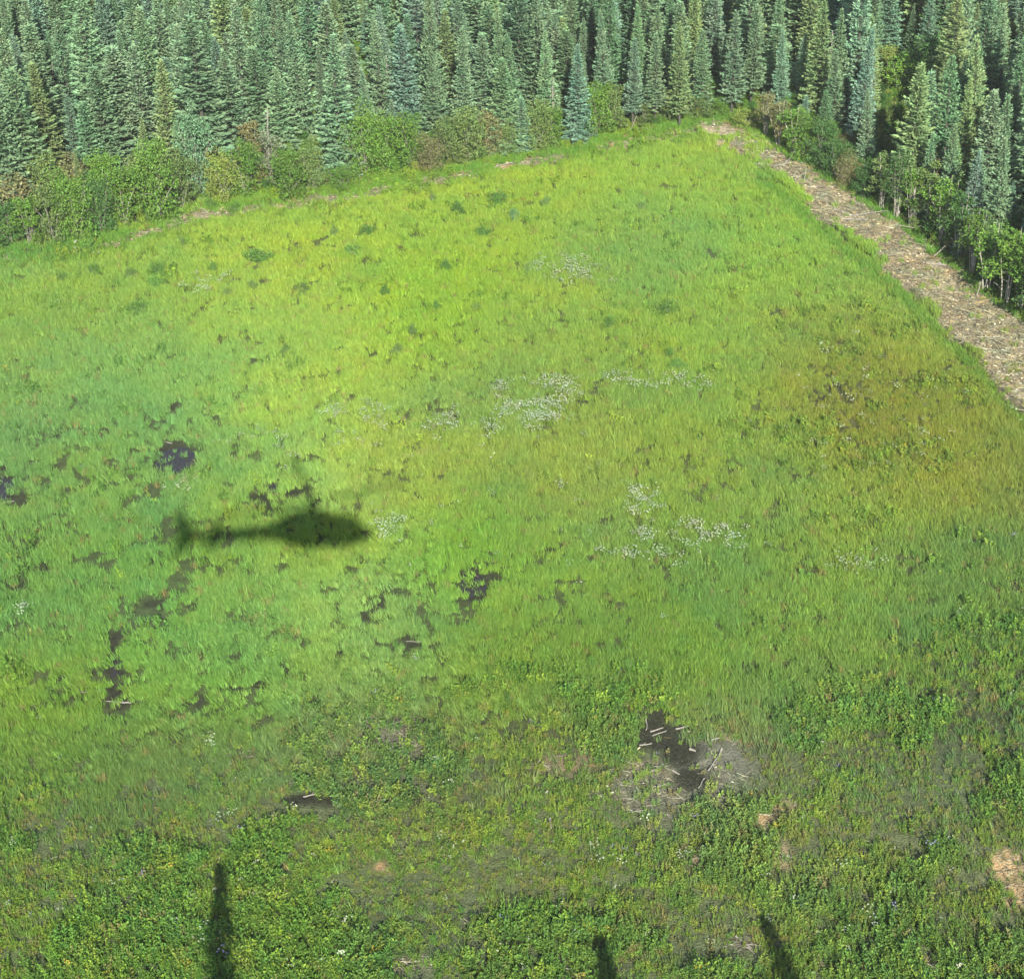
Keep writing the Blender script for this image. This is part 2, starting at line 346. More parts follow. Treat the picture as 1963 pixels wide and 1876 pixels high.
# ------------------------------------------------------------------ ground sheet
gx = np.concatenate([[-4000, -1500, -600, -250, -130], np.arange(-80, -50, 1.5), np.arange(-50, 62, 0.25), np.arange(62, 100, 1.5), [130, 250, 600, 1500, 4000]])
gy = np.concatenate([[-4000, -1500, -600, -250, -100, -50, 0, 20], np.arange(28, 48, 1.5), np.arange(48, 146, 0.25), np.arange(146, 216, 1.5), [240, 300, 600, 1500, 4000]])
GX, GY = np.meshgrid(gx, gy); X = GX.ravel(); Y = GY.ravel()
Z = gz(X, Y); Z[(np.abs(X) > 120) | (Y > 230) | (Y < 10)] = 0
px, py, mud, bare, bc, strip, fo = cover(X, Y)
tint = tint_at(px, py, X, Y)
col = tint * 0.07 + np.array([0.020, 0.020, 0.010])
nz1 = fbm(X, Y, 2.0, 91)[:, None]
low = np.clip((py - 1380) / 120, 0, 1)[:, None]
col = col * (1 - low) + (tint * 0.12 + np.array([0.030, 0.030, 0.018])) * low
col = col * (1 - bare[:, None]) + bc * np.array([0.33, 0.33, 0.29]) * np.where(bc[:, :1] > bc[:, 2:3] * 1.5, 1.55, 1.0) * bare[:, None]
tan_c = np.array([0.172, 0.146, 0.094]) * (0.5 + 1.0 * nz1)
col = col * (1 - strip[:, None]) + tan_c * strip[:, None]
col = col * (1 - mud[:, None]) + np.array([0.016, 0.017, 0.009]) * mud[:, None]
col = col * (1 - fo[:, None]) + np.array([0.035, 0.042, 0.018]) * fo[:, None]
nx, ny = len(gx), len(gy)
ii = np.arange(nx * ny).reshape(ny, nx)
F = np.stack([ii[:-1, :-1].ravel(), ii[:-1, 1:].ravel(), ii[1:, 1:].ravel(), ii[1:, :-1].ravel()], 1)
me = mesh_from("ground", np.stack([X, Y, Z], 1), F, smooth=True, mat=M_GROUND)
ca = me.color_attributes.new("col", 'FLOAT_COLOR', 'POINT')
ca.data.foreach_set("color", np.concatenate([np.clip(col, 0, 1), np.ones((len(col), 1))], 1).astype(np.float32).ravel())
tag(link("ground", me), kind="structure")

for b in PUDW:
    an = np.linspace(0, 2 * np.pi, 41)[:-1]
    rr = 1.35 + 0.15 * np.sin(an * 3 + b[0])
    V = np.stack([b[0] + b[2] * rr * np.cos(an), b[1] + b[3] * rr * np.sin(an), np.full(40, -0.035)], 1)
    me = bpy.data.meshes.new("puddle"); me.from_pydata([tuple(v) for v in V], [], [tuple(range(40))]); me.materials.append(M_WATER)
    tag(link("puddle", me), kind="structure")

# ------------------------------------------------------------------ scatter (stuff): real plants on points
def scatter(name, protos, P, rot, scl, idx, tint, label, cat):
    pc = bpy.data.collections.new(name + "_kinds")
    for i, me_ in enumerate(protos):
        pc.objects.link(bpy.data.objects.new("%s_kind_%02d" % (name, i), me_))
    n = len(P); me = bpy.data.meshes.new(name)
    me.vertices.add(n); me.vertices.foreach_set("co", np.asarray(P, np.float32).ravel())
    for an, ty, v, key in (("rot", 'FLOAT_VECTOR', rot, "vector"), ("scl", 'FLOAT_VECTOR', scl, "vector"), ("idx", 'INT', idx, "value")):
        a = me.attributes.new(an, ty, 'POINT'); a.data.foreach_set(key, np.asarray(v, np.int32 if ty == 'INT' else np.float32).ravel())
    a = me.attributes.new("tint", 'FLOAT_COLOR', 'POINT')
    a.data.foreach_set("color", np.concatenate([np.clip(tint, 0, 1), np.ones((n, 1))], 1).astype(np.float32).ravel())
    o = link(name, me); tag(o, label, cat, kind="stuff")
    ng = bpy.data.node_groups.new(name + "_nodes", 'GeometryNodeTree')
    ng.interface.new_socket("Geometry", in_out='INPUT', socket_type='NodeSocketGeometry')
    ng.interface.new_socket("Geometry", in_out='OUTPUT', socket_type='NodeSocketGeometry')
    gi = ng.nodes.new("NodeGroupInput"); go = ng.nodes.new("NodeGroupOutput")
    ci = ng.nodes.new("GeometryNodeCollectionInfo"); ci.inputs[0].default_value = pc; ci.inputs[1].default_value = True; ci.inputs[2].default_value = True
    ip = ng.nodes.new("GeometryNodeInstanceOnPoints"); ip.inputs["Pick Instance"].default_value = True
    def na(an, ty):
        x = ng.nodes.new("GeometryNodeInputNamedAttribute"); x.data_type = ty; x.inputs[0].default_value = an; return x.outputs["Attribute"]
    L = ng.links.new
    L(gi.outputs[0], ip.inputs["Points"]); L(ci.outputs[0], ip.inputs["Instance"])
    L(na("idx", 'INT'), ip.inputs["Instance Index"]); L(na("rot", 'FLOAT_VECTOR'), ip.inputs["Rotation"]); L(na("scl", 'FLOAT_VECTOR'), ip.inputs["Scale"])
    L(ip.outputs[0], go.inputs[0])
    md = o.modifiers.new("scatter", 'NODES'); md.node_group = ng
    return o

def grass_tuft(seed, n=26, spread=0.24, h=(0.4, 0.75), w=0.014, lean=0.35):
    r = np.random.default_rng(seed); G = Geo()
    for i in range(n):
        a = r.uniform(0, 2 * np.pi); rad = spread * math.sqrt(r.uniform()); p = np.array([rad * math.cos(a), rad * math.sin(a), -0.04])
        hh = r.uniform(*h); la = r.uniform(0, 2 * np.pi); le = lean * r.uniform(0.3, 1.4)
        d = np.array([math.cos(la), math.sin(la), 0]) * le * hh
        pts = [p, p + d * 0.3 + np.array([0, 0, hh * 0.55]), p + d * 1.0 + np.array([0, 0, hh * (0.98 - 0.25 * le)])]
        fa = r.uniform(0, np.pi); s = np.array([math.cos(fa), math.sin(fa), 0]) * w * r.uniform(0.8, 1.5)
        v = r.uniform()
        G.quads([[pts[0] - s, pts[0] + s, pts[1] + s * 0.9, pts[1] - s * 0.9], [pts[1] - s * 0.9, pts[1] + s * 0.9, pts[2] + s * 0.15, pts[2] - s * 0.15]], [v, v])
    return G

def forb(seed, h=0.45, stems=5, leaves=12, ll=0.13, lw=0.035, spread=0.18):
    r = np.random.default_rng(seed); G = Geo()
    for i in range(stems):
        a = r.uniform(0, 2 * np.pi); rad = spread * math.sqrt(r.uniform()); p = np.array([rad * math.cos(a), rad * math.sin(a), -0.03])
        hh = h * r.uniform(0.6, 1.15); t = np.array([r.normal(0, 0.15), r.normal(0, 0.15), 1.0]) * hh
        s = np.array([0.006, 0, 0]); G.quads([[p - s, p + s, p + t + s, p + t - s]], [0.3])
        k = np.arange(leaves); f = 0.2 + 0.8 * (k + 0.5) / leaves; az = k * 2.4 + r.uniform(0, 6)
        d = np.stack([np.cos(az), np.sin(az), 0.15 + 0.5 * f + r.normal(0, 0.2, leaves)], 1)
        P = p + t * f[:, None]
        G.quads(leaf_quads(P, d, ll * r.uniform(0.6, 1.2, leaves) * (1.15 - 0.5 * f), lw * r.uniform(0.8, 1.2, leaves), r.normal(0, 0.5, leaves)), r.uniform(0, 1, leaves))
    return G

def umbel(seed, n=5, h=0.5, size=0.052):
    G = grass_tuft(seed, 8, 0.18, (0.3, 0.5)); r = np.random.default_rng(seed + 5)
    for i in range(n):
        a = r.uniform(0, 2 * np.pi); rad = 0.26 * math.sqrt(r.uniform()); p = np.array([rad * math.cos(a), rad * math.sin(a), 0]); hh = h * r.uniform(0.8, 1.15)
        s = np.array([0.006, 0, 0]); G.quads([[p - s, p + s, p + s + [0, 0, hh], p - s + [0, 0, hh]]], [0.4])
        for q in range(5):
            an = q * 1.257 + r.uniform(); dd = np.array([[math.cos(an), math.sin(an), 0.1 + r.normal(0, 0.25)]])
            G.quads(leaf_quads((p + [0, 0, hh])[None], dd, size * r.uniform(0.7, 1.2), size * 0.42, np.array([r.normal(0, 0.3)]), mid=0.6), [r.uniform()], mi=1)
    return G

def blossom(seed, n=4, h=0.55, size=0.03):
    G = forb(seed, h * 0.85, 4, 9, 0.1, 0.022); r = np.random.default_rng(seed + 9)
    for i in range(n * 3):
        a = r.uniform(0, 2 * np.pi); rad = 0.16 * math.sqrt(r.uniform()); p = np.array([[rad * math.cos(a), rad * math.sin(a), h * r.uniform(0.8, 1.05)]])
        G.quads(leaf_quads(p, np.array([[math.cos(a), math.sin(a), 0.4]]), size * 1.6, size * 0.7), [r.uniform()], mi=1)
    return G

RG = np.random.default_rng(11)
def field_points(n, ylo=47.0, yhi=172.0):
    """random points on the clearing and its borders, even per square metre"""
    Y = RG.uniform(ylo, yhi, n * 2); hw = 0.30 * np.sqrt(Y ** 2 + CAM_H ** 2) + 5
    keep = RG.uniform(0, 1, n * 2) < hw / 55.0; Y = Y[keep]; hw = hw[keep]
    X = RG.uniform(-1, 1, len(Y)) * hw
    return X, Y

# --- meadow grass
X, Y = field_points(380000)
px, py, mud, bare, bc, strip, fo = open_ground(X, Y)
patch = 0.5 * fbm(X, Y, 0.8, 101, 2) + 0.5 * fbm(X * 2.4, Y * 0.8, 0.9, 105, 2); swath = fbm(X, Y, 2.6, 106); patch2 = fbm(X, Y, 3.2, 102)
forbz = np.clip((py + 40 * (patch2 - 0.5) * 4 - interp(px, [(0, 1440), (400, 1470), (700, 1350), (1000, 1270), (1200, 1290), (1500, 1340), (1750, 1230), (1963, 1120)])) / 130, 0, 1)
olive = np.exp(-(((px - 1690) / 260) ** 2 + ((py - 780) / 130) ** 2))
dens = (1 - 0.90 * mud) * (1 - bare) * (1 - 0.985 * strip) * (1 - fo * 0.85) * (1 - 0.95 * forbz)
dens *= np.clip(0.30 + (patch - 0.37) * 3.6, 0.14, 1) * 0.92
thin = np.clip(1 - ((px - 250) / 420) ** 2, 0, 1) * np.clip(1 - ((py - 1060) / 340) ** 2, 0, 1)
thin = np.maximum(thin, 0.8 * np.clip(1 - ((px - 690) / 150) ** 2 - ((py - 1170) / 100) ** 2, 0, 1))
hole = fbm(X, Y, 1.5, 103); dens *= 1 - 0.6 * np.clip((fbm(X * 3.0, Y * 0.9, 1.0, 107, 2) - 0.56) / 0.06, 0, 1); dens *= 1 - thin * np.clip((hole - 0.53) / 0.05, 0, 1) * 0.97
dark = np.clip((fbm(X, Y, 6, 104) - 0.5) / 0.1, 0, 1) * np.clip((hole - 0.62) / 0.05, 0, 1) * 0.6; dens *= 1 - dark
keep = RG.uniform(0, 1, len(X)) < dens
X, Y, px, py, patch = X[keep], Y[keep], px[keep], py[keep], patch[keep]; olive = olive[keep]; swath = swath[keep]
n = len(X); tint = tint_at(px, py, X, Y)
edge_green = np.clip((28 - np.abs(py - interp(px, FOREST) - 12)) / 20, 0, 1) + np.clip(1 - np.abs(py - interp(px, STRIP_L) - 22) / 26, 0, 1) * (px > 1450)
eg = np.clip(edge_green, 0, 1)[:, None] * 0.65
tint = tint * (1 - eg) + lin((86, 146, 50)) * eg
gain = 0.58
br = RG.uniform(0, 1, n) < 0.022
tint[br] = lin((150, 142, 84))
lean_dir = math.pi * 0.93 + 0.9 * (fbm(X, Y, 18, 110) - 0.5) * 2; lean_amt = 0.10 + 0.34 * np.clip((fbm(X, Y, 7, 111) - 0.35) * 3, 0, 1) * (0.4 + 0.6 * (px < 1100))
yaw = RG.uniform(0, 2 * np.pi, n)
def lean_euler(yaw, ld, la):
    # tilt by la towards ld after a random yaw (approximated for XYZ euler: Rz(yaw) first needs Rz last)
    rx = -la * np.sin(ld - np.pi) ; ry = la * np.cos(ld)
    return np.stack([-la * np.sin(ld), la * np.cos(ld), 0.6 * (yaw - np.pi)], 1)
rot = lean_euler(yaw, lean_dir, lean_amt + RG.normal(0, 0.06, n))
s = 0.80 * RG.uniform(0.75, 1.25, n) * (0.55 + 0.7 * patch + 0.45 * swath) * (1 - 0.3 * olive)
scl = np.stack([s, s, s * RG.uniform(0.8, 1.2, n)], 1)
P = np.stack([X, Y, gz(X, Y)], 1)
grass_kinds = [grass_tuft(i, 32 + 3 * (i % 3), 0.2 + 0.03 * (i % 4), (0.26, 0.52), 0.0095, 0.25 + 0.1 * (i % 3)).mesh("tuft", M_GRASS) for i in range(8)]
scatter("meadow_grass", grass_kinds, P, rot, scl, RG.integers(0, 8, n), tint * gain, "knee high yellow-green grass covering the clearing", "grass")

# --- low herbs in the near part and along the borders
X, Y = field_points(230000, 47.0, 160.0)
px, py, mud, bare, bc, strip, fo = open_ground(X, Y)
patch = fbm(X, Y, 0.7, 121, 2); patch2 = fbm(X, Y, 3.2, 102); big = fbm(X, Y, 4.5, 123)
forbz = np.clip((py + 40 * (patch2 - 0.5) * 4 - interp(px, [(0, 1420), (400, 1450), (700, 1330), (1000, 1250), (1200, 1270), (1500, 1320), (1750, 1210), (1963, 1090)])) / 130, 0, 1)
border = np.clip((34 - np.abs(py - interp(px, FOREST) - 14)) / 20, 0, 1)
olive = np.exp(-(((px - 1700) / 260) ** 2 + ((py - 790) / 150) ** 2))
dens = np.maximum(np.maximum(forbz * 0.95 * (1 - 0.4 * np.clip((fbm(X, Y, 3.6, 124) - 0.53) / 0.06, 0, 1)), border * 0.45), 0.035 + 0.22 * olive) * (1 - mud * 0.97) * (1 - bare * 0.95) * (1 - 0.96 * strip) * (1 - fo * 0.3)
dens *= np.clip(0.3 + (patch - 0.33) * 3.5, 0.12, 1)
keep = RG.uniform(0, 1, len(X)) < dens
X, Y, px, py, patch, big = X[keep], Y[keep], px[keep], py[keep], patch[keep], big[keep]; border = border[keep]
n = len(X); tint = tint_at(px, py, X, Y)
pal = lin(np.array([(114, 146, 50), (92, 130, 46), (140, 166, 52), (70, 112, 46), (122, 140, 58), (142, 160, 54), (134, 122, 78), (104, 148, 54)]))
wts = np.array([.20, .14, .18, .12, .16, .07, .09, .04])
pi = RG.choice(8, n, p=wts)
big = big + 0.08 * np.exp(-(((px - 1830) / 220) ** 2 + ((py - 1340) / 150) ** 2)) + 0.05 * np.exp(-(((py - 1830) / 110) ** 2))
lush = np.clip((big - 0.56) / 0.05, 0, 1)                     # drifts of one darker, taller herb
pi = np.where(RG.uniform(0, 1, n) < lush * 0.65, RG.choice([1, 3], n), pi)
brown = np.clip((fbm(X, Y, 3.6, 124) - 0.50) / 0.08, 0, 1) * (1 - lush)
pi = np.where(RG.uniform(0, 1, n) < brown * 0.55, RG.choice([4, 6], n), pi)
tint = tint * 0.35 + pal[pi] * 0.65
s = RG.uniform(0.5, 1.2, n) * (0.7 + 0.5 * patch) * (0.9 + 0.6 * lush) * (1 - 0.3 * brown)
scl = np.stack([s, s, s * RG.uniform(0.8, 1.3, n)], 1)
rot = np.stack([RG.normal(0, 0.12, n), RG.normal(0, 0.12, n), RG.uniform(-3.14, 3.14, n)], 1)
P = np.stack([X, Y, gz(X, Y)], 1)
forb_kinds = [forb(i + 40, [0.28, 0.36, 0.45, 0.6, 0.3, 0.5][i % 6], 4 + i % 3, 10 + 2 * (i % 3), [0.11, 0.10, 0.12, 0.13][i % 4], [0.032, 0.022, 0.028, 0.014][i % 4]).mesh("herb", M_LEAF_I) for i in range(8)]
forb_kinds.append(blossom(301, 5).mesh("yellow_herb", [M_LEAF_I, M_YELLOW])); forb_kinds.append(blossom(302, 3, 0.5, 0.035).mesh("lilac_herb", [M_LEAF_I, M_BLUE]))
forb_kinds.append(blossom(303, 3, 0.5, 0.04).mesh("white_herb", [M_LEAF_I, M_FLOWER]))
idx = RG.choice(11, n, p=[.1235] * 8 + [.004, .003, .005])
scatter("wild_herbs", forb_kinds, P, rot, scl, idx, tint * 0.62, "low leafy herbs and weeds mixed into the near part of the clearing", "weeds")

# --- white flower drifts
FL = [(1015,790,60,34,1.2),(1060,755,60,20,.8),(975,760,30,20,.5),(940,835,14,14,1.6),(850,830,40,22,.35),(715,820,26,40,.3),(680,850,30,16,.25),(1240,965,26,18,1.5),(1215,985,24,10,1.0),(1240,1030,18,14,1.6),(1330,1035,42,22,1.5),(1370,1020,22,12,1.0),
 (1180,1070,40,12,.25),(1090,525,60,22,.4),(1110,540,50,12,.3),(1300,740,70,16,.3),(1180,735,40,10,.3),(740,1020,26,26,.6),(550,880,30,30,.06),(380,560,30,10,.3),(400,540,40,10,.2),(500,845,60,20,.08),(345,940,40,16,.15),(1640,1090,50,24,.3),
 (1270,1075,60,20,.2),(870,800,10,14,.8),(640,800,30,16,.2),(1400,1050,60,30,.2),(40,1180,12,8,.8),(75,1390,12,8,1.0),(405,1430,14,8,.8),(1700,800,200,120,.02),(1020,1010,300,200,.008),(900,1700,900,180,.006)]
X, Y = field_points(105000)
px, py, mud, bare, bc, strip, fo = open_ground(X, Y)
dens = np.zeros(len(X))
for b in FL:
    d = blob(px, py, X, Y, b, 0.6); dens = np.maximum(dens, np.clip((1.35 - d) / 0.8, 0, 1) * b[4] * 2.0)
dens *= np.clip((fbm(X, Y, 0.9, 131, 2) - 0.30) * 4, 0, 1) * (1 - fo) * (1 - strip)
keep = RG.uniform(0, 1, len(X)) < dens; X, Y, px, py = X[keep], Y[keep], px[keep], py[keep]; n = len(X)
s = RG.uniform(0.7, 1.15, n)
scatter("white_flowers", [umbel(i + 70, 4 + i % 5).mesh("umbel", [M_GRASS, M_FLOWER]) for i in range(5)], np.stack([X, Y, gz(X, Y)], 1),
        np.stack([RG.normal(0, 0.15, n), RG.normal(0, 0.15, n), RG.uniform(-3, 3, n)], 1), np.stack([s, s, s], 1), RG.integers(0, 5, n), tint_at(px, py, X, Y) * 0.4,
        "drifts of small white umbel flowers standing in the grass", "flowers")

# --- splintered wood on the cleared strip and the bare patches
def stick(seed, L=1.0, r0=0.02, bend=0.1, forks=2):
    r = np.random.default_rng(seed); G = Geo()
    t = np.linspace(-0.5, 0.5, 6); off = np.cumsum(r.normal(0, bend * L / 6, 6)); offz = np.abs(np.cumsum(r.normal(0, bend * L / 12, 6)))
    pts = np.stack([t * L, off, 0.03 + offz], 1); G.tube(pts, np.linspace(r0, r0 * 0.45, 6), 5, var=r.uniform(0.3, 0.8))
    for f in range(forks):
        i = r.integers(1, 5); a = r.choice([-1, 1]) * r.uniform(0.4, 0.9); l = L * r.uniform(0.15, 0.4)
        e = pts[i] + np.array([math.cos(a) * l, math.sin(a) * l, r.uniform(0, 0.3) * l])
        G.tube([pts[i], (pts[i] + e) / 2 + [0, 0, 0.02], e], [r0 * 0.6, r0 * 0.45, r0 * 0.25], 4, var=r.uniform(0.3, 0.9))
    return G
stick_kinds = [stick(i, [0.5, 0.9, 1.4, 0.3, 0.7, 2.0][i % 6], [0.018, 0.022, 0.028, 0.035, 0.015, 0.03][i % 6], 0.12, [1, 2, 3, 0, 2, 4][i % 6]).mesh("stick", M_WOOD) for i in range(10)]
def chunk(seed):
    r = np.random.default_rng(seed); G = Geo(); L = r.uniform(0.1, 0.22)
    G.tube([[-L, 0, 0], [-L * 0.4, 0.02, 0.02], [L * 0.5, 0, 0.03], [L, 0.01, 0]], [0.03, 0.085, 0.07, 0.02], 6, var=r.uniform(0.3, 1)); return G
stick_kinds += [chunk(i + 20).mesh("clod", M_WOOD) for i in range(4)]
X, Y = field_points(330000, 47, 152)
px, py, mud, bare, bc, strip, fo = cover(X, Y)
bn = fbm(X, Y, 1.4, 141, 2)
dens = strip * 1.0 * (0.85 + bn) + (bare > 0.12) * bare * 1.3 * np.clip((bn - 0.30) * 5, 0, 1) + mud * 0.02
dens *= np.where(mud > 0.3, 0.12, 1.0)
keep = RG.uniform(0, 1, len(X)) < dens; X, Y, px, py, strip, bn, bare = X[keep], Y[keep], px[keep], py[keep], strip[keep], bn[keep], bare[keep]; n = len(X)
# sticks tend to lie along the strip
pal = lin(np.array([(140, 140, 116), (114, 112, 92), (172, 168, 134), (160, 148, 104), (90, 88, 72), (190, 192, 168)])) * 0.44 * np.array([1.03, 1, 0.92])
pick = RG.choice(6, n, p=[.26, .2, .18, .16, .12, .08])
ang = np.where(RG.uniform(0, 1, n) < 0.55, RG.normal(-0.35, 0.45, n), RG.uniform(-3.14, 3.14, n))
idx = np.where(RG.uniform(0, 1, n) < np.where(bare > 0.12, 0.05, 0.25), RG.integers(10, 14, n), RG.integers(0, 10, n))
s = RG.uniform(0.4, 1.0, n) ** 1.3 * np.where(bare > 0.12, 0.46, 0.8)
pick = np.where(bare > 0.12, RG.choice([0, 0, 1, 4, 5, 5], n), pick)
scatter("wood_debris", stick_kinds, np.stack([X, Y, gz(X, Y) + RG.uniform(0, 0.08, n)], 1),
        np.stack([RG.normal(0, 0.15, n), RG.normal(0, 0.18, n), ang], 1), np.stack([s, s, s], 1), idx, pal[pick],
        "splintered sticks, bark and wood chips strewn over the cleared dirt strip", "wood debris")

# ------------------------------------------------------------------ trees
def spruce_crown(seed, H=10.0, R=1.3, per=7, full=0.75, gaps=0.0, start=0.06):
    r = np.random.default_rng(seed); G = Geo(); z = H * start
    while z < H * 0.985:
        t = z / H
        prof = (1 - t) ** full * (0.78 + 0.22 * min(1, (t - start) * 9 + 0.25))
        nb = per if t < 0.85 else per - 2
        a0 = r.uniform(0, 6.28)
        for k in range(nb):
            if r.uniform() < gaps * (1.3 - t): continue
            a = a0 + k * 6.283 / nb + r.normal(0, 0.2); L = max(0.10, R * prof * r.uniform(0.68, 1.2)); zz = z + r.normal(0, 0.07)
            rad = np.array([math.cos(a), math.sin(a), 0]); tan = np.array([-math.sin(a), math.cos(a), 0])
            up0 = -0.42 + 0.95 * t; up1 = 0.28
            m_ = int(4 + L / 0.075); s = np.linspace(0.12, 1, m_)
            P = rad * (L * s)[:, None]; P[:, 2] = zz + L * (up0 * s + up1 * s ** 2)
            sd = np.where(np.arange(m_) % 2, 1.0, -1.0); an = r.uniform(0.5, 1.1, m_)
            tl = (0.16 + 0.28 * L * (1 - 0.72 * s)) * r.uniform(0.7, 1.25, m_)
            d = rad * np.cos(an)[:, None] + tan * (np.sin(an) * sd)[:, None]; d[:, 2] += up0 + 2 * up1 * s + r.normal(-0.08, 0.22, m_)
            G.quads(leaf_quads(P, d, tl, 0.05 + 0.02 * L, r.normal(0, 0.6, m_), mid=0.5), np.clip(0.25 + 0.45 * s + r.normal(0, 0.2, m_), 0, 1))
            # hanging shoots below and the shoot at the end of the branch
            h_ = max(2, m_ // 3); q = r.choice(m_, h_); d2 = rad * 0.5 + tan * r.normal(0, 0.5, h_)[:, None]; d2[:, 2] = r.uniform(-0.8, 0.1, h_)
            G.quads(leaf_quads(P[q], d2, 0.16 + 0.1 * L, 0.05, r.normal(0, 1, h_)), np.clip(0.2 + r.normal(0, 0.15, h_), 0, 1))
            G.quads(leaf_quads(P[-1:], (rad + [0, 0, 0.35 + up0])[None], 0.2, 0.045), [0.9])
        z += 0.255 * r.uniform(0.85, 1.15) * (1.0 if t < 0.8 else 0.75)
    G.quads(leaf_quads(np.array([[0, 0, H * 0.95], [0, 0, H * 0.95]]), np.array([[0.02, 0, 1.0], [0, 0.02, 1.0]]), H * 0.07, 0.045, np.array([0, 1.57])), [0.9, 0.9])
    return G

def trunk_geo(H, r0, seed=0, bend=0.02):
    r = np.random.default_rng(seed); G = Geo(); k = 7; z = np.linspace(-0.3, H, k); off = np.cumsum(r.normal(0, bend, (k, 2)), 0); off[0] = 0
    pts = np.stack([off[:, 0] - off[1, 0], off[:, 1] - off[1, 1], z], 1); G.tube(pts, np.linspace(r0, 0.015, k), 7, cap=False); return G

SPR = []
for i in range(10):
    Rr = [1.25, 1.45, 1.1, 1.6, 1.3, 0.95, 1.7, 1.2, 1.4, 1.05][i]; fl = [0.74, 0.82, 0.66, 0.9, 0.72, 0.62, 0.84, 0.68, 0.95, 0.78][i]
    gp_ = [0.05, 0, .1, .05, .18, .05, .1, .3, 0, .15][i]
    cg = spruce_crown(500 + i, 10.0, Rr, 7 + (i % 2), fl, gp_, [0.06, 0.03, 0.1, 0.05, 0.16, 0.08, 0.03, 0.2, 0.04, 0.12][i])
    SPR.append((cg, trunk_geo(9.8, 0.13, 600 + i).mesh("trunk", M_BARK, True), Rr))
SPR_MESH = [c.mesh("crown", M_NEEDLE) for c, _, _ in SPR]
SPR_MESH_I = [c.mesh("far_crown", M_NEEDLE_I) for c, _, _ in SPR]

def bush(seed, H=4.0, R=1.3, stems=6, leaf=0.14, nl=2600, low=0.12, blobs=14, stemr=0.03, topheavy=0.0, sparse=1.0):
    r = np.random.default_rng(seed); F_ = Geo(); S = Geo(); C = []
    for i in range(blobs):
        t = low + (1 - low) * (i + 0.5) / blobs; t = min(0.93, t + r.normal(0, 0.04))
        w = R * math.sin(math.pi * min(1, max(0.12, (t - low * 0.6) / (1.08 - low * 0.6)) ** (0.75 + topheavy))) ** 0.7
        a = i * 2.4 + r.normal(0, 0.4); rr = w * r.uniform(0.15, 0.9)
        C.append((np.array([rr * math.cos(a), rr * math.sin(a), t * H * r.uniform(0.9, 1.06)]), R * r.uniform(0.18, 0.46)))
    per = int(nl * sparse / blobs)
    for c, rb in C:
        v = r.normal(0, 1, (per, 3)); v /= np.linalg.norm(v, axis=1, keepdims=True); rad = rb * r.uniform(0.35, 1, per) ** 0.6 * (1 + 0.35 * (vnoise(v[:, 0] * 3, v[:, 1] * 3 + v[:, 2] * 2, 1.0, seed) - 0.5) * 2)
        P = c + v * rad[:, None] * [1, 1, 0.95]; d = v + r.normal(0, 0.7, (per, 3)); d[:, 2] -= 0.1
        F_.quads(leaf_quads(P, d, leaf * r.uniform(0.6, 1.3, per), leaf * 0.36 * r.uniform(0.8, 1.2, per), r.uniform(0, 3.14, per)), r.uniform(0, 1, per))
    for i in range(stems):
        c = C[min(blobs - 1, int(blobs * (0.35 + 0.6 * (i + 0.5) / stems)))][0]; a = r.uniform(0, 6.28); b0 = np.array([math.cos(a), math.sin(a), 0]) * R * 0.12; b0[2] = -0.2
        mid = (b0 + c) / 2 + np.array([c[0] - b0[0], c[1] - b0[1], 0]) * -0.12 + [0, 0, H * 0.04]
        top = c + [0, 0, 0.1 * H]
        S.tube([b0, (b0 * 0.6 + mid * 0.4), mid, c, top], [stemr, stemr * 0.9, stemr * 0.75, stemr * 0.45, stemr * 0.2], 5, cap=False)
        for q in range(3):
            f = r.uniform(0.35, 0.9); p0 = b0 + (c - b0) * f; d = r.normal(0, 1, 3); d[2] = abs(d[2]); e = p0 + d / np.linalg.norm(d) * R * 0.45
            S.tube([p0, e], [stemr * 0.4, stemr * 0.15], 4, cap=False)
    return F_, S

BUSH = {}
for kname, specs in {
    'shrub': [dict(H=4, R=1.5, stems=6, leaf=0.12, nl=5200, blobs=34, low=0.02), dict(H=4, R=1.3, stems=5, leaf=0.12, nl=4600, blobs=30, low=0.04), dict(H=4, R=1.7, stems=7, leaf=0.12, nl=5600, blobs=36, low=0.02), dict(H=4, R=1.4, stems=6, leaf=0.12, nl=3600, blobs=28, low=0.05)],
    'pole': [dict(H=6, R=1.1, stems=4, nl=2300, blobs=20, low=0.38, stemr=0.035), dict(H=6, R=1.0, stems=5, nl=2000, blobs=18, low=0.44, stemr=0.035), dict(H=6, R=1.3, stems=12, nl=2300, blobs=20, low=0.46, stemr=0.022)],
    'thin': [dict(H=4, R=1.1, stems=9, nl=2200, blobs=16, low=0.2, stemr=0.02), dict(H=4, R=0.9, stems=8, nl=1400, blobs=14, low=0.25, stemr=0.02)],
    'field': [dict(H=1, R=0.8, stems=6, nl=1500, blobs=12, low=0.05, leaf=0.10, stemr=0.010), dict(H=1, R=1.0, stems=7, nl=1600, blobs=14, low=0.05, leaf=0.085, stemr=0.010), dict(H=1, R=0.9, stems=7, nl=1300, blobs=12, low=0.05, leaf=0.08, stemr=0.012)]}.items():
    BUSH[kname] = []
    for j, sp_ in enumerate(specs):
        f_, s_ = bush(800 + 31 * j + len(kname), **sp_)
        BUSH[kname].append((f_, f_.mesh("foliage", M_LEAF), s_.mesh("stems", M_POLE if kname == 'pole' else M_PALE, True), sp_['H'], sp_['R']))

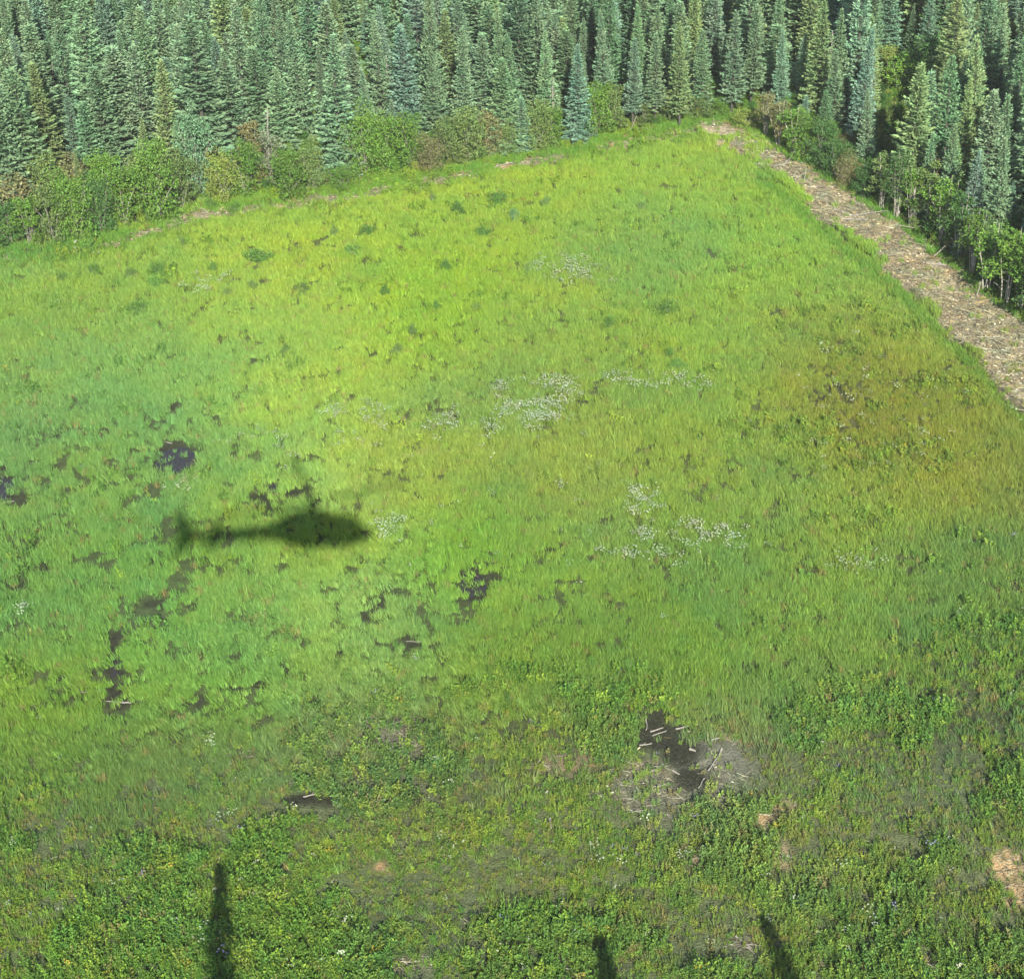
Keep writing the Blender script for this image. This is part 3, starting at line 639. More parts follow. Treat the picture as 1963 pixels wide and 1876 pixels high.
def num_word(n):
    base = "zeroth first second third fourth fifth sixth seventh eighth ninth tenth eleventh twelfth thirteenth fourteenth fifteenth sixteenth seventeenth eighteenth nineteenth".split()
    tens = {2: ("twentieth", "twenty"), 3: ("thirtieth", "thirty"), 4: ("fortieth", "forty"), 5: ("fiftieth", "fifty"), 6: ("sixtieth", "sixty"), 7: ("seventieth", "seventy"), 8: ("eightieth", "eighty"), 9: ("ninetieth", "ninety")}
    if n < 20: return base[n]
    a, b = divmod(n, 10); return tens[a][0] if b == 0 else tens[a][1] + "-" + base[b]

def px_height(x, y, base_px_y, top_y):
    """height in metres whose top shows at top_y over ground point (x, y)"""
    lo, hi = 0.1, 40.0
    for _ in range(30):
        m_ = (lo + hi) / 2
        if float(to_px(x, y, m_)[1]) > top_y: lo = m_
        else: hi = m_
    return lo

SCOL = {'grey-green': (0.124, 0.205, 0.106), 'blue-green': (0.126, 0.214, 0.138), 'yellow-green': (0.140, 0.210, 0.082), 'deep green': (0.100, 0.180, 0.090)}
spruces = []          # dict(x, y, h, w, col)
# hand-read from the photograph: base x, base y, top y, crown width (authoring px), colour
HAND = [(252,332,86,95,'grey-green'),(336,270,112,58,'blue-green'),(402,335,30,96,'grey-green'),(545,305,128,76,'grey-green'),(652,335,62,84,'grey-green'),(203,335,0,86,'grey-green'),(112,335,44,80,'grey-green'),
 (50,325,58,70,'grey-green'),(446,296,150,60,'yellow-green'),(510,210,0,60,'grey-green'),(775,246,70,64,'grey-green'),(712,140,30,34,'blue-green'),(690,255,82,60,'grey-green'),(905,238,82,62,'grey-green'),(965,292,110,68,'grey-green'),
 (1004,290,186,38,'blue-green'),(1108,270,84,56,'blue-green'),(1212,247,74,38,'blue-green'),(1256,242,66,40,'grey-green'),(1302,242,44,46,'yellow-green'),(1346,222,58,40,'grey-green'),(1402,220,22,46,'grey-green'),(1438,212,10,44,'grey-green'),
 (1492,196,48,74,'grey-green'),(1562,245,0,60,'yellow-green'),(1536,180,78,36,'blue-green'),(1842,300,92,58,'yellow-green'),(1880,440,176,62,'grey-green'),(1908,430,184,52,'grey-green'),(1748,340,238,36,'blue-green'),
 (1640,292,52,50,'blue-green'),(1795,330,120,50,'yellow-green'),(1620,255,150,46,'grey-green'),(1955,420,300,50,'blue-green'),(1598,270,96,44,'grey-green'),(1660,338,170,40,'grey-green'),(1768,420,250,40,'grey-green'),(1948,300,20,60,'grey-green'),
 (4,395,150,60,'grey-green'),(150,300,40,64,'grey-green'),(300,255,14,66,'grey-green'),(590,290,20,66,'grey-green'),(835,280,90,50,'grey-green'),(740,262,30,58,'grey-green'),(860,225,20,56,'yellow-green'),(1048,258,60,52,'grey-green'),(1160,232,20,44,'grey-green')]
for bx, by, ty, wpx, cn in HAND:
    p = gp(bx, by); h = px_height(p[0], p[1], by, ty); dist = np.linalg.norm(p - CAM)
    spruces.append(dict(x=p[0], y=p[1], h=min(h, 14.5), w=1.22 * wpx / FPX * dist / 2, col=cn, hand=True))
rp = random.Random(5)
def near_any(x, y, lst, d):
    return any((x - s['x']) ** 2 + (y - s['y']) ** 2 < d * d for s in lst)
GLADE = [(1710, 130, 40, 60)]
tries = 0
while tries < 14000:
    tries += 1
    y = rp.uniform(95, 214); x = rp.uniform(-0.36, 0.36) * math.hypot(y, CAM_H)
    qx, qy = to_px(x, y); qx = float(qx); qy = float(qy); fl = float(interp(qx, FOREST))
    inset = 62 if qx < 620 else 40 if qx < 1000 else 16 if qx < 1450 else 30
    if qy > fl - inset or qx < -160 or qx > 2130: continue
    rmin = 1.95 if qx < 1450 else 2.2
    if near_any(x, y, spruces, rmin * (0.85 + 0.4 * rp.random())): continue
    h = rp.uniform(6.8, 12.5) if rp.random() < 0.76 else rp.uniform(3.5, 6.8)
    if ((qx - 1714) / 46) ** 2 + ((qy - 270) / 150) ** 2 < 1 or ((qx - 1800) / 40) ** 2 + ((qy - 190) / 60) ** 2 < 1: continue
    c = rp.choices(list(SCOL), [5, 1.3, 1.7, 1.6])[0]
    spruces.append(dict(x=x, y=y, h=h, w=h * rp.uniform(0.125, 0.205), col=c, hand=False))
def top_px(s):
    a, b = to_px(s['x'], s['y'], s['h']); return float(a), float(b)
for s in spruces:
    s['tx'], s['ty'] = top_px(s); bx, by = to_px(s['x'], s['y']); s['bx'], s['by'] = float(bx), float(by)
    s['vis'] = s['ty'] < H0 and s['by'] > -5 and -25 < s['tx'] < W0 + 25 and s['ty'] > -330
    s['show'] = max(0.0, s['by'] - max(0, s['ty'])) if s['vis'] else -1
# the trees that can be seen best (tops inside the frame, nearest first) are individuals
cand = sorted([s for s in spruces if s['vis'] and s['show'] > 25], key=lambda s: (0 if s['hand'] else 1, math.hypot(s['y'], s['x']) + (0 if s['ty'] > 0 else 25)))
indiv, rest = cand[:296], cand[296:] + [s for s in spruces if not (s['vis'] and s['show'] > 25)]

GR = "spruces of the forest around the clearing"
def spruce_thing(s, k, rot, name="spruce_tree"):
    e = bpy.data.objects.new(name, None); COL.objects.link(e)
    e.location = (s['x'], s['y'], gz1(s['x'], s['y'])); e.rotation_euler = (rp.gauss(0, 0.022), rp.gauss(0, 0.022), rot)
    sx = s['w'] / SPR[k][2]; e.scale = (sx, sx, s['h'] / 10.0)
    j = rp.uniform(0.86, 1.14); c = [v * j * rp.uniform(0.94, 1.06) for v in SCOL[s['col']]]
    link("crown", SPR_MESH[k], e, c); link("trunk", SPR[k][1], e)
    s['obj'] = e
    return e
for s in indiv:
    spruce_thing(s, rp.randrange(10), rp.uniform(0, 6.28)); e = s['obj']; e["category"] = "spruce"; e["group"] = GR
keys = {}
for s in indiv:
    size = "small" if s['h'] < 7 else "tall" if s['h'] > 10.5 else "middling"
    wdt = "slender " if s['w'] / s['h'] < 0.155 else "broad " if s['w'] / s['h'] > 0.19 else ""
    dep = (float(interp(s['bx'], FOREST)) - s['by'])
    side = "left of clearing" if s['bx'] < 520 else "behind middle of clearing" if s['bx'] < 1050 else "behind far corner" if s['bx'] < 1500 else "right of dirt strip"
    rank = "front rank" if dep < 75 else "second rank" if dep < 130 else "deep in the forest"
    s['desc'] = "%s %s%s spruce, %s, %s" % (size, wdt, s['col'], rank.replace("deep in the forest", "deep forest"), side)
    keys.setdefault(s['desc'], []).append(s)
for d, l in keys.items():
    l.sort(key=lambda s: s['tx'])
    for i, s in enumerate(l): s['obj']["label"] = d if len(l) == 1 else d + ", " + num_word(i + 1) + " from left"

# further spruces, past the counted ones: one mass
n = len(rest)
P = np.array([(s['x'], s['y'], gz1(s['x'], s['y'])) for s in rest])
ki = np.array([rp.randrange(10) for _ in rest])
scatter("spruce_forest", SPR_MESH_I, P, np.array([(0, 0, rp.uniform(-3, 3)) for _ in rest]),
        np.array([(s['w'] / SPR[k][2], s['w'] / SPR[k][2], s['h'] / 10) for s, k in zip(rest, ki)]), ki,
        np.array([SCOL[s['col']] for s in rest]), "far ranks of spruce running on behind the counted trees", "forest")

# spruces just outside the lower edge whose shadows reach into the picture
for (tx, ty, h, w, lab) in [(424, 1652, 18.0, 2.15, "tall spruce below the frame whose shadow points up the near left ground"), (1145, 1790, 13.5, 2.0, "narrow spruce below the frame casting the middle short shadow"),
                            (1464, 1755, 15.0, 2.2, "spruce below the frame casting the shadow at near right"), (1928, 1846, 13.0, 1.8, "spruce below the frame whose shadow only touches the near right corner")]:
    t = gp(tx, ty); L_ = h / math.tan(SUN_EL)
    s = dict(x=t[0] - SXY[0] * L_, y=t[1] - SXY[1] * L_, h=h, w=w, col='grey-green')
    e = spruce_thing(s, rp.choice([1, 3, 6, 8]), rp.uniform(0, 6)); e.rotation_euler[0] = 0; e.rotation_euler[1] = 0; tag(e, lab, "spruce", "spruces standing behind the viewer")

# ------------------------------------------------------------------ broadleaf shrubs and saplings on the forest edge
LC = {'fresh green': (0.078, 0.158, 0.022), 'dark green': (0.050, 0.115, 0.026), 'yellow-green': (0.140, 0.190, 0.036), 'olive': (0.088, 0.138, 0.036), 'rusty brown': (0.118, 0.122, 0.046), 'grey-brown': (0.105, 0.122, 0.070), 'bluish green': (0.085, 0.165, 0.080)}
# x, base y, height px, width px, colour, kind
EDGE_SHRUBS = [(20,470,80,70,'dark green','thin'),(62,472,95,70,'fresh green','thin'),(105,468,110,80,'olive','shrub'),(150,462,130,84,'fresh green','shrub'),(196,448,110,70,'dark green','shrub'),(40,430,90,70,'rusty brown','thin'),(10,415,80,60,'olive','thin'),
 (240,430,125,84,'fresh green','shrub'),(310,425,150,80,'fresh green','shrub'),(275,400,110,70,'olive','shrub'),(352,395,105,70,'olive','shrub'),(205,395,100,70,'fresh green','shrub'),(150,390,90,60,'rusty brown','thin'),(95,400,100,70,'olive','shrub'),(385,380,180,76,'bluish green','shrub'),
 (430,385,90,76,'yellow-green','shrub'),(475,378,110,70,'fresh green','shrub'),(490,330,100,50,'rusty brown','thin'),(525,360,110,40,'grey-brown','thin'),(556,382,88,72,'fresh green','shrub'),(600,366,90,60,'olive','shrub'),(340,310,90,60,'fresh green','pole'),(420,300,60,50,'yellow-green','shrub'),
 (700,338,128,84,'fresh green','shrub'),(742,330,110,80,'fresh green','shrub'),(785,322,105,76,'fresh green','shrub'),(826,330,70,60,'rusty brown','shrub'),(860,318,90,70,'olive','shrub'),(900,312,100,70,'olive','shrub'),(938,300,84,56,'rusty brown','shrub'),(975,300,70,50,'olive','shrub'),
 (1035,288,96,64,'olive','shrub'),(1060,278,70,50,'fresh green','shrub'),(1145,262,100,70,'fresh green','shrub'),(1172,252,90,60,'olive','shrub'),(1232,240,40,50,'olive','shrub'),(1285,232,60,50,'olive','shrub'),(1340,225,44,60,'olive','shrub'),(1380,222,36,50,'fresh green','shrub'),(1428,244,36,56,'yellow-green','shrub'),
 (1468,262,84,50,'rusty brown','pole'),(1492,282,94,50,'rusty brown','pole'),(1520,300,100,56,'fresh green','pole'),(1545,312,90,60,'fresh green','shrub'),(1575,322,90,60,'dark green','shrub'),(1605,342,70,60,'dark green','shrub'),(1622,362,66,48,'rusty brown','shrub'),(1655,382,60,48,'dark green','shrub'),
 (1690,400,100,60,'olive','pole'),(1718,420,120,60,'dark green','pole'),(1748,436,110,66,'fresh green','pole'),(1775,440,130,60,'olive','pole'),(1785,400,100,50,'rusty brown','pole'),(1805,470,130,66,'fresh green','pole'),(1835,500,130,66,'dark green','pole'),(1862,530,120,60,'fresh green','pole'),
 (1890,560,130,70,'fresh green','pole'),(1925,590,150,80,'fresh green','pole'),(1955,600,150,80,'fresh green','pole'),(1985,640,150,80,'dark green','pole'),(1910,520,110,60,'dark green','pole'),(1950,520,110,70,'dark green','pole'),(1730,205,110,80,'fresh green','shrub'),(1770,190,120,80,'dark green','shrub'),(1800,120,110,90,'fresh green','shrub'),
 (1860,420,100,60,'dark green','pole'),(1820,410,90,60,'dark green','pole'),(1700,180,90,60,'yellow-green','shrub'),(1790,235,70,60,'yellow-green','shrub'),(1940,370,70,70,'rusty brown','thin'),(1590,300,60,40,'dark green','shrub'),(655,360,40,60,'fresh green','shrub'),(885,160,90,60,'olive','pole'),(1020,150,80,50,'fresh green','pole'),(265,165,80,50,'olive','pole'),(1240,175,60,40,'rusty brown','thin')]
skeys = {}
def shrub_thing(x, y, h, w, cn, kind, name="shrub"):
    k = rp.randrange(len(BUSH[kind])); f_, fm, sm, bh, brr = BUSH[kind][k]
    e = bpy.data.objects.new(name, None); COL.objects.link(e)
    e.location = (x, y, gz1(x, y)); e.rotation_euler = (0, 0, rp.uniform(0, 6.28)); e.scale = (w / brr, w / brr, h / bh)
    j = rp.uniform(0.85, 1.15) * (0.8 if kind == 'field' else 1.0); lc_ = {'olive': (0.080, 0.140, 0.030), 'dark green': (0.060, 0.135, 0.020), 'bluish green': (0.070, 0.150, 0.060)}.get(cn, LC[cn]) if kind == 'field' else LC[cn]; link("foliage", fm, e, [v * j * (1.35 if kind == 'field' else 1.0) for v in lc_]); link("stems", sm, e)
    return e
for bx, by, hp, wp, cn, kind in EDGE_SHRUBS:
    p = gp(bx, by); h = px_height(p[0], p[1], by, by - hp); dist = np.linalg.norm(p - CAM); w = 1.15 * wp / FPX * dist / 2
    nm = {"pole": "sapling_tree", "thin": "sapling_tree"}.get(kind, "shrub")
    e = shrub_thing(p[0], p[1], h, w, cn, kind, nm)
    side = "left of clearing" if bx < 620 else "behind middle of clearing" if bx < 1100 else "by far corner" if bx < 1500 else "right of dirt strip"
    what = {"pole": "bare-stemmed saplings", "thin": "twiggy sapling", "shrub": "bushy shrub"}[kind]
    d = "%s %s %s, %s" % ("tall" if h > 5 else "low", cn, what, side)
    skeys.setdefault(d, []).append((bx, e)); e["category"] = "sapling" if kind != "shrub" else "shrub"; e["group"] = "broadleaf bushes along the forest edge"
for d, l in skeys.items():
    l.sort(key=lambda t: t[0])
    for i, (bx, e) in enumerate(l): e["label"] = d if len(l) == 1 else d + ", " + num_word(i + 1) + " from left"

# dead standing trees
def snag(seed, H, r0):
    r = np.random.default_rng(seed); G = Geo(); z = np.linspace(-0.2, H, 8); off = np.cumsum(r.normal(0, 0.06, (8, 2)), 0)
    pts = np.stack([off[:, 0], off[:, 1], z], 1); G.tube(pts, np.linspace(r0, 0.02, 8), 7); B_ = Geo()
    for i in range(46):
        f = r.uniform(0.2, 0.97); p = np.array([np.interp(f * H, z, pts[:, 0]), np.interp(f * H, z, pts[:, 1]), f * H]); a = r.uniform(0, 6.28); l = (1.25 - f) * r.uniform(0.4, 1.1)
        e = p + np.array([math.cos(a) * l, math.sin(a) * l, r.uniform(-0.3, 0.25) * l]); B_.tube([p, (p + e) / 2 + [0, 0, 0.04], e], [0.022, 0.015, 0.006], 4, cap=False)
    return G.mesh("trunk", M_DEAD, True), B_.mesh("branches", M_DEAD)
for i, (bx, by, ty, lab) in enumerate([(1062, 262, 150, "bare grey dead tree behind the middle of the clearing"), (748, 250, 110, "bare dead tree among spruces above the green shrub pair"), (1328, 215, 90, "slim dead grey tree just left of the far corner"),
        (522, 345, 205, "grey dead stem at the end of the left shrub row"), (1960, 330, 150, "dead grey tree at the right edge of the dark forest"), (1585, 215, 60, "dead pole right of the far corner"), (1668, 250, 90, "bare dead trunk beside the sunny forest glade"), (120, 300, 120, "bare dead tree in the left forest behind the shrubs")]):
    p = gp(bx, by); h = min(12, px_height(p[0], p[1], by, ty)); e = bpy.data.objects.new("dead_tree", None); COL.objects.link(e); e.location = (p[0], p[1], gz1(p[0], p[1]))
    e.rotation_euler = (rp.gauss(0, 0.05), rp.gauss(0, 0.05), 0); tm, bm_ = snag(1200 + i, h, 0.1); link("trunk", tm, e); link("branches", bm_, e); tag(e, lab, "dead tree", "dead trees standing in the forest")

# undergrowth between the trees
nU = 7500
Y = RG.uniform(95, 205, nU * 3); X = RG.uniform(-0.34, 0.34, nU * 3) * np.hypot(Y, CAM_H)
qx, qy = to_px(X, Y); fl = interp(qx, FOREST); dd = fl - qy
keep = (dd > 2) & (qx > -120) & (qx < 2080) & (RG.uniform(0, 1, len(X)) < np.where(dd < 40, 0.8, 0.55)) & (fbm(X, Y, 5, 151) > 0.30); X, Y, dd = X[keep], Y[keep], dd[keep]; n = len(X)
und = [BUSH['shrub'][0][0], BUSH['shrub'][3][0], BUSH['thin'][0][0], BUSH['field'][0][0]]
und_m = [b.mesh("undergrowth", M_LEAF_I) for b in und]
ki = RG.choice(4, n, p=[.25, .3, .25, .2]); s = RG.uniform(0.25, 0.6, n) * np.where(ki == 3, 2.6, 1.0) * np.where(dd < 30, 0.55, 1.0)
lc = np.array([LC['dark green'], LC['olive'], LC['fresh green'], LC['rusty brown'], LC['yellow-green']])[RG.choice(5, n, p=[.32, .22, .28, .08, .10])]
scatter("undergrowth", und_m, np.stack([X, Y, gz(X, Y)], 1), np.stack([np.zeros(n), np.zeros(n), RG.uniform(-3, 3, n)], 1), np.stack([s, s, s], 1), ki, lc, "mixed green undergrowth filling the gaps between the trees", "undergrowth")

# ------------------------------------------------------------------ small dark bushes standing in the meadow
FB = [(493,503,24,'dark green','big oval'),(262,600,20,'dark green','wide'),(303,527,22,'dark green','wide'),(300,550,14,'dark green',''),(181,526,14,'dark green',''),(172,482,14,'dark green',''),(119,540,11,'dark green',''),(252,533,14,'olive','thin'),
 (703,454,15,'dark green',''),(676,492,17,'dark green','wide'),(736,568,13,'dark green',''),(836,599,11,'dark green',''),(857,519,11,'dark green',''),(880,412,15,'dark green',''),(925,456,13,'dark green',''),(956,392,18,'dark green','wide'),(985,424,14,'bluish green','thin'),
 (1170,631,15,'dark green',''),(1276,606,24,'dark green','wide'),(1301,712,15,'dark green',''),(1285,690,12,'dark green','thin'),(409,520,10,'dark green',''),(436,569,10,'olive',''),(484,554,9,'olive',''),(1136,1284,17,'fresh green',''),(1206,1285,11,'fresh green',''),(975,1352,9,'dark green',''),
 (450,408,12,'dark green',''),(405,400,11,'dark green',''),(548,678,9,'olive','thin'),(790,640,9,'olive','thin'),(1015,524,11,'olive','thin'),(580,560,16,'olive','wide'),(915,602,11,'olive',''),(762,678,12,'olive','wide'),(1230,405,10,'olive',''),(1048,398,10,'olive',''),(830,390,9,'olive',''),(640,455,9,'olive','thin'),(350,472,9,'olive','')]
for i, (bx, by, r_, cn, wd) in enumerate(FB):
    p = gp(bx, by); dist = np.linalg.norm(p - CAM); w = r_ / FPX * dist
    e = shrub_thing(p[0], p[1], 0.6 + 0.4 * w, w * 1.1, cn, 'field', "meadow_bush"); e.scale = (e.scale[0] * rp.uniform(0.85, 1.35), e.scale[1] * rp.uniform(0.7, 1.05), e.scale[2])
    e["category"] = "bush"; e["group"] = "small bushes dotted over the meadow"
    e['_k'] = 0; del e['_k']
    FB[i] = (bx, by, e, cn, wd, w)
rows = sorted(FB, key=lambda t: t[1])
bands = {}
for t in rows:
    band = "far grass near the forest" if t[1] < 470 else "grass in the far left half" if t[1] < 620 and t[0] < 700 else "grass in the far middle" if t[1] < 560 else "sunlit grass past the white flowers" if t[1] < 800 else "near weeds by the pale sticks"
    d = "%s%s %s bush in %s" % ("wide " if t[4] == 'wide' else "", "big oval" if t[4] == 'big oval' else "thin" if t[4] == 'thin' else "small", t[3], band)
    bands.setdefault(d, []).append(t)
for d, l in bands.items():
    l.sort(key=lambda t: t[0])
    for i, t in enumerate(l): t[2]["label"] = d if len(l) == 1 else d + ", " + num_word(i + 1) + " from left"

# ------------------------------------------------------------------ single logs and dead branches one can point to
def log_mesh(seed, L, r0, forks):
    r = np.random.default_rng(seed); G = Geo(); k = 8
    t = np.linspace(-0.5, 0.5, k); off = np.cumsum(r.normal(0, 0.018 * L, k)); offz = 0.02 * L * np.sin(t * 3)
    pts = np.stack([t * L, off, offz + r0 * 0.9], 1); G.tube(pts, np.linspace(r0, r0 * 0.5, k), 8, var=0.5)
    for f in range(forks):
        i = r.integers(2, k - 1); a = r.choice([-1, 1]) * r.uniform(0.4, 1.0); l = L * r.uniform(0.12, 0.35)
        e = pts[i] + np.array([math.cos(a) * l, math.sin(a) * l, r.uniform(0.0, 0.35) * l])
        G.tube([pts[i], (pts[i] * 0.5 + e * 0.5) + [0, 0, 0.03], e], [r0 * 0.5, r0 * 0.38, r0 * 0.15], 6, var=0.6)
    return G.mesh("log", M_DEAD, True)
# from (x,y) to (x,y) in authoring px, radius m, forks, label
LOGS = [((1295,1398),(1344,1388),.07,1,"long pale log beside the dark mud hollow"),((1246,1402),(1272,1396),.06,1,"short pale forked log lying in the dark mud hollow"),((1238,1380),(1240,1402),.05,0,"short upright looking pale stick on the left of the mud"),
 ((1250,1410),(1278,1400),.045,1,"bowed pale stick across the middle of the dark mud"),((1305,1404),(1332,1402),.05,1,"thin bleached branch just below the long pale log"),((1362,1420),(1392,1414),.05,0,"grey branch on the upper right of the grey litter patch"),
 ((1382,1436),(1356,1480),.06,1,"long dark leaning branch on the right of the grey litter patch"),((1350,1492),(1340,1512),.045,0,"thin pale pole at the foot of the leaning branch"),((1270,1465),(1244,1482),.06,2,"grey forked branch left of the lower mud hollow"),
 ((1322,1438),(1334,1442),.09,0,"stubby white log piece between mud and grey litter"),((1226,1428),(1250,1426),.05,2,"pale horizontal stick under the left of the mud"),((1290,1478),(1302,1486),.07,1,"short pale log at the lower end of the mud"),
 ((1200,1562),(1240,1557),.04,1,"thin curved white branch below the grey litter"),((1280,1560),(1300,1580),.035,0,"thin slanting twig below the grey litter patch"),
 ((252,1348),(204,1346),.05,1,"long thin pale pole across the near left mud hollow"),((205,1326),(150,1330),.04,2,"broken pale stick left of the near left mud hollow"),((258,1640),(272,1634),.09,2,"white splintered stump piece in the weeds by the tree shadow"),
 ((90,1655),(112,1646),.06,1,"pale pinkish broken branch in the left weeds"),((582,1532),(620,1524),.05,1,"pale branch lying on the brown patch in the near middle"),((1054,1570),(1056,1590),.07,1,"short pale stub lying upright in the near middle weeds"),
 ((1700,1746),(1718,1752),.04,2,"bleached twigs lying on the grey near right patch"),((1410,1795),(1440,1820),.04,3,"bleached branch lying on the dark patch by the tree shadow"),((1432,1812),(1450,1836),.035,2,"thin grey branch beside the bleached branch near the tree shadow"),
 ((1545,1838),(1565,1834),.05,1,"pale curled branch right of the lower tree shadow"),((1068,1770+80),(1100,1862),.045,1,"pale thin stick at the bottom edge in the near middle"),((1480,326),(1512,318),.08,2,"dark broken branch at the far end of the dirt strip"),
 ((1505,318),(1520,306),.05,0,"pale leaning pole stub at the far end of the strip"),((1542,352),(1546,330),.06,2,"dead stump with twigs standing on the far strip"),((1600,408),(1650,424),.07,3,"long grey branch on the near side of the strip"),
 ((1630,422),(1700,416),.06,2,"long pale pole lying across the strip toward the trees"),((1575,380),(1610,410),.06,3,"dark branchy log along the middle of the far strip"),((1612,428),(1664,430),.08,1,"grey log on the grass side of the strip"),
 ((1742,454),(1800,478),.06,3,"dark branch along the tree side of the strip"),((1790,500),(1812,482),.07,0,"pale pole sticking up from the strip toward the trees"),((1842,500),(1862,470),.06,0,"second pole leaning out of the strip into the dark trees"),
 ((1768,512),(1812,518),.10,2,"pair of thick grey logs across the strip, upper piece"),((1770,518),(1806,524),.09,1,"pair of thick grey logs across the strip, lower piece"),((1800,512),(1852,540),.07,3,"long grey branch bending down the middle of the strip"),
 ((1860,520),(1900,556),.06,3,"grey branch at the tree side of the near strip"),((1872,574),(1878,546),.07,3,"bleached dead root standing up at the strip edge"),((1880,652),(1950,662),.07,2,"thin dark pole across the near strip"),
 ((1890,720),(1963,742),.06,3,"long grey branch on the near grass side of the strip"),((1900,560),(1925,600),.06,2,"dark fallen stem between strip and bare trunks"),((1700,470),(1745,488),.06,2,"brown branch in the middle of the strip"),
 ((1720,440),(1765,452),.05,2,"dark thin branch by the shaded trees on the strip"),((1560,362),(1590,372),.06,3,"brown twiggy branch on the narrow far strip"),((0,965),(28,962),.06,0,"reddish pole at the left edge in the wet grass"),
 ((62,900-110),(20,790),.04,1,"thin dark branch in the far left grass"),((820,1228),(778,1230),.035,0,"thin pale stick over the small dark hollow in the middle"),((330,852),(318,850),.05,2,"bleached grey twigs on the far rim of the brown puddle"),
 ((1208,250),(1222,222),.05,0,"thin pale dead pole leaning out by the far corner"),((940,325),(985,316),.08,1,"pale log on the brown bank behind the clearing")]
for i, (a, b, r0, fk, lab) in enumerate(LOGS):
    A, B = gp(*a), gp(*b); c = (A + B) / 2
    if a[0] in (1238, 1054, 1542, 1872, 1505, 1790, 1842, 1208):     # standing or leaning pieces
        A = gp(*a); t_ = px_height(A[0], A[1], a[1], b[1]); t_ = min(t_, 3.0); B = np.array([gp(b[0], a[1])[0], A[1], t_])
        if a[0] in (1238, 1054): A, B = gp(*a), gp(*b)
    L_ = float(np.linalg.norm(B - A)); z0 = gz1(A[0], A[1]); c = (A + B) / 2
    o = link("dead_log" if r0 >= 0.06 else "dead_branch", log_mesh(900 + i, L_, r0 * 0.75, fk))
    dv = Vector(B - A); o.rotation_euler = dv.to_track_quat('X', 'Z').to_euler(); o.location = (c[0], c[1], c[2] + z0 + 0.05)
    tag(o, lab, "log" if r0 >= 0.06 else "branch", "loose logs and dead branches on the ground")

# ------------------------------------------------------------------ the helicopter the picture is taken from (only its shadow shows)
M_HELI = solid("painted_fuselage", (0.55, 0.08, 0.06), 0.35, noise=0.05); M_HDARK = solid("dark_rotor", (0.05, 0.05, 0.055), 0.5, noise=0.1)
M_GLASSY = solid("tinted_canopy", (0.03, 0.04, 0.05), 0.1, noise=0.05, spec=0.6)
heli = bpy.data.objects.new("helicopter", None); COL.objects.link(heli)
tag(heli, "four bladed helicopter beside the viewer, casting the shadow on the grass", "helicopter")
# silhouette frame: x forward (nose), origin at the cabin centre
heli.location = (0.0, -1.3, CAM_H - 0.1)
pxm = 103.0 / FPX * 1.0
def body_mesh(stations, k=20):
    V = []; F = []
    for (x, zc, hw, hh) in stations:
        for j in range(k):
            a = j * 2 * math.pi / k; c_, s_ = math.cos(a), math.sin(a)
            V.append((x, hw * math.copysign(abs(c_) ** 0.8, c_), zc + hh * math.copysign(abs(s_) ** 0.8, s_)))
    for i in range(len(stations) - 1):
        for j in range(k): F.append((i * k + j, i * k + (j + 1) % k, (i + 1) * k + (j + 1) % k, (i + 1) * k + j))
    me = bpy.data.meshes.new("body"); me.from_pydata(V, [], F + [tuple(range(k))[::-1], tuple(range(len(V) - k, len(V)))]); me.polygons.foreach_set("use_smooth", [True] * len(me.polygons)); return me
me = body_mesh([(2.38, -0.32, 0.06, 0.05), (2.2, -0.3, 0.3, 0.2), (1.9, -0.24, 0.6, 0.48), (1.4, -0.12, 0.78, 0.76), (0.9, 0.02, 0.88, 0.87), (0.3, 0.06, 0.92, 0.96), (-0.4, 0.08, 0.95, 0.99), (-1.2, 0.10, 0.95, 0.97), (-1.9, 0.12, 0.84, 0.92), (-2.6, 0.12, 0.62, 0.66), (-3.3, 0.12, 0.42, 0.44)]); me.materials.append(M_HELI)
fus = link("fuselage", me, heli)
me = body_mesh([(0.4, 1.05, 0.1, 0.04), (0.0, 1.1, 0.4, 0.24), (-0.9, 1.15, 0.46, 0.34), (-2.0, 0.98, 0.44, 0.3), (-2.8, 0.7, 0.24, 0.16)]); me.materials.append(M_HELI); link("engine_cowling", me, heli)
me = body_mesh([(2.0, -0.1, 0.5, 0.3), (1.6, 0.06, 0.7, 0.54), (1.1, 0.2, 0.84, 0.7)]); me.materials.append(M_GLASSY); link("windscreen", me, heli)
me = body_mesh([(-3.2, 0.12, 0.42, 0.44), (-4.5, 0.04, 0.35, 0.37), (-6.5, -0.06, 0.27, 0.28), (-8.2, -0.1, 0.2, 0.21)]); me.materials.append(M_HELI); link("tail_boom", me, heli)
def slab(name, pts, th, axis, mat):
    V = []; n = len(pts)
    for sgn in (-1, 1):
        for p in pts: v = list(p); v[axis] += sgn * th / 2; V.append(v)
    F = [tuple(range(n))[::-1], tuple(range(n, 2 * n))] + [(i, (i + 1) % n, n + (i + 1) % n, n + i) for i in range(n)]
    me = bpy.data.meshes.new(name); me.from_pydata(V, [], F); me.materials.append(mat); return link(name, me, heli)
slab("tail_fin", [(-7.2, 0, 0.1), (-8.35, 0, 1.7), (-8.75, 0, 1.7), (-8.45, 0, 0.0), (-8.65, 0, -1.15), (-8.2, 0, -1.15), (-7.6, 0, -0.1)], 0.16, 1, M_HELI)
slab("horizontal_stabilizer", [(-6.1, 1.05, 0.0), (-6.6, 1.05, 0.0), (-6.6, -1.05, 0.0), (-6.1, -1.05, 0.0)], 0.07, 2, M_HELI)
for sy in (1.05, -1.05): slab("end_plate", [(-6.0, sy + 0.04 * sy, 0.3), (-6.5, sy + 0.04 * sy, 0.35), (-6.7, sy + 0.04 * sy, -0.3), (-6.2, sy + 0.04 * sy, -0.3)], 0.05, 1, M_HELI)
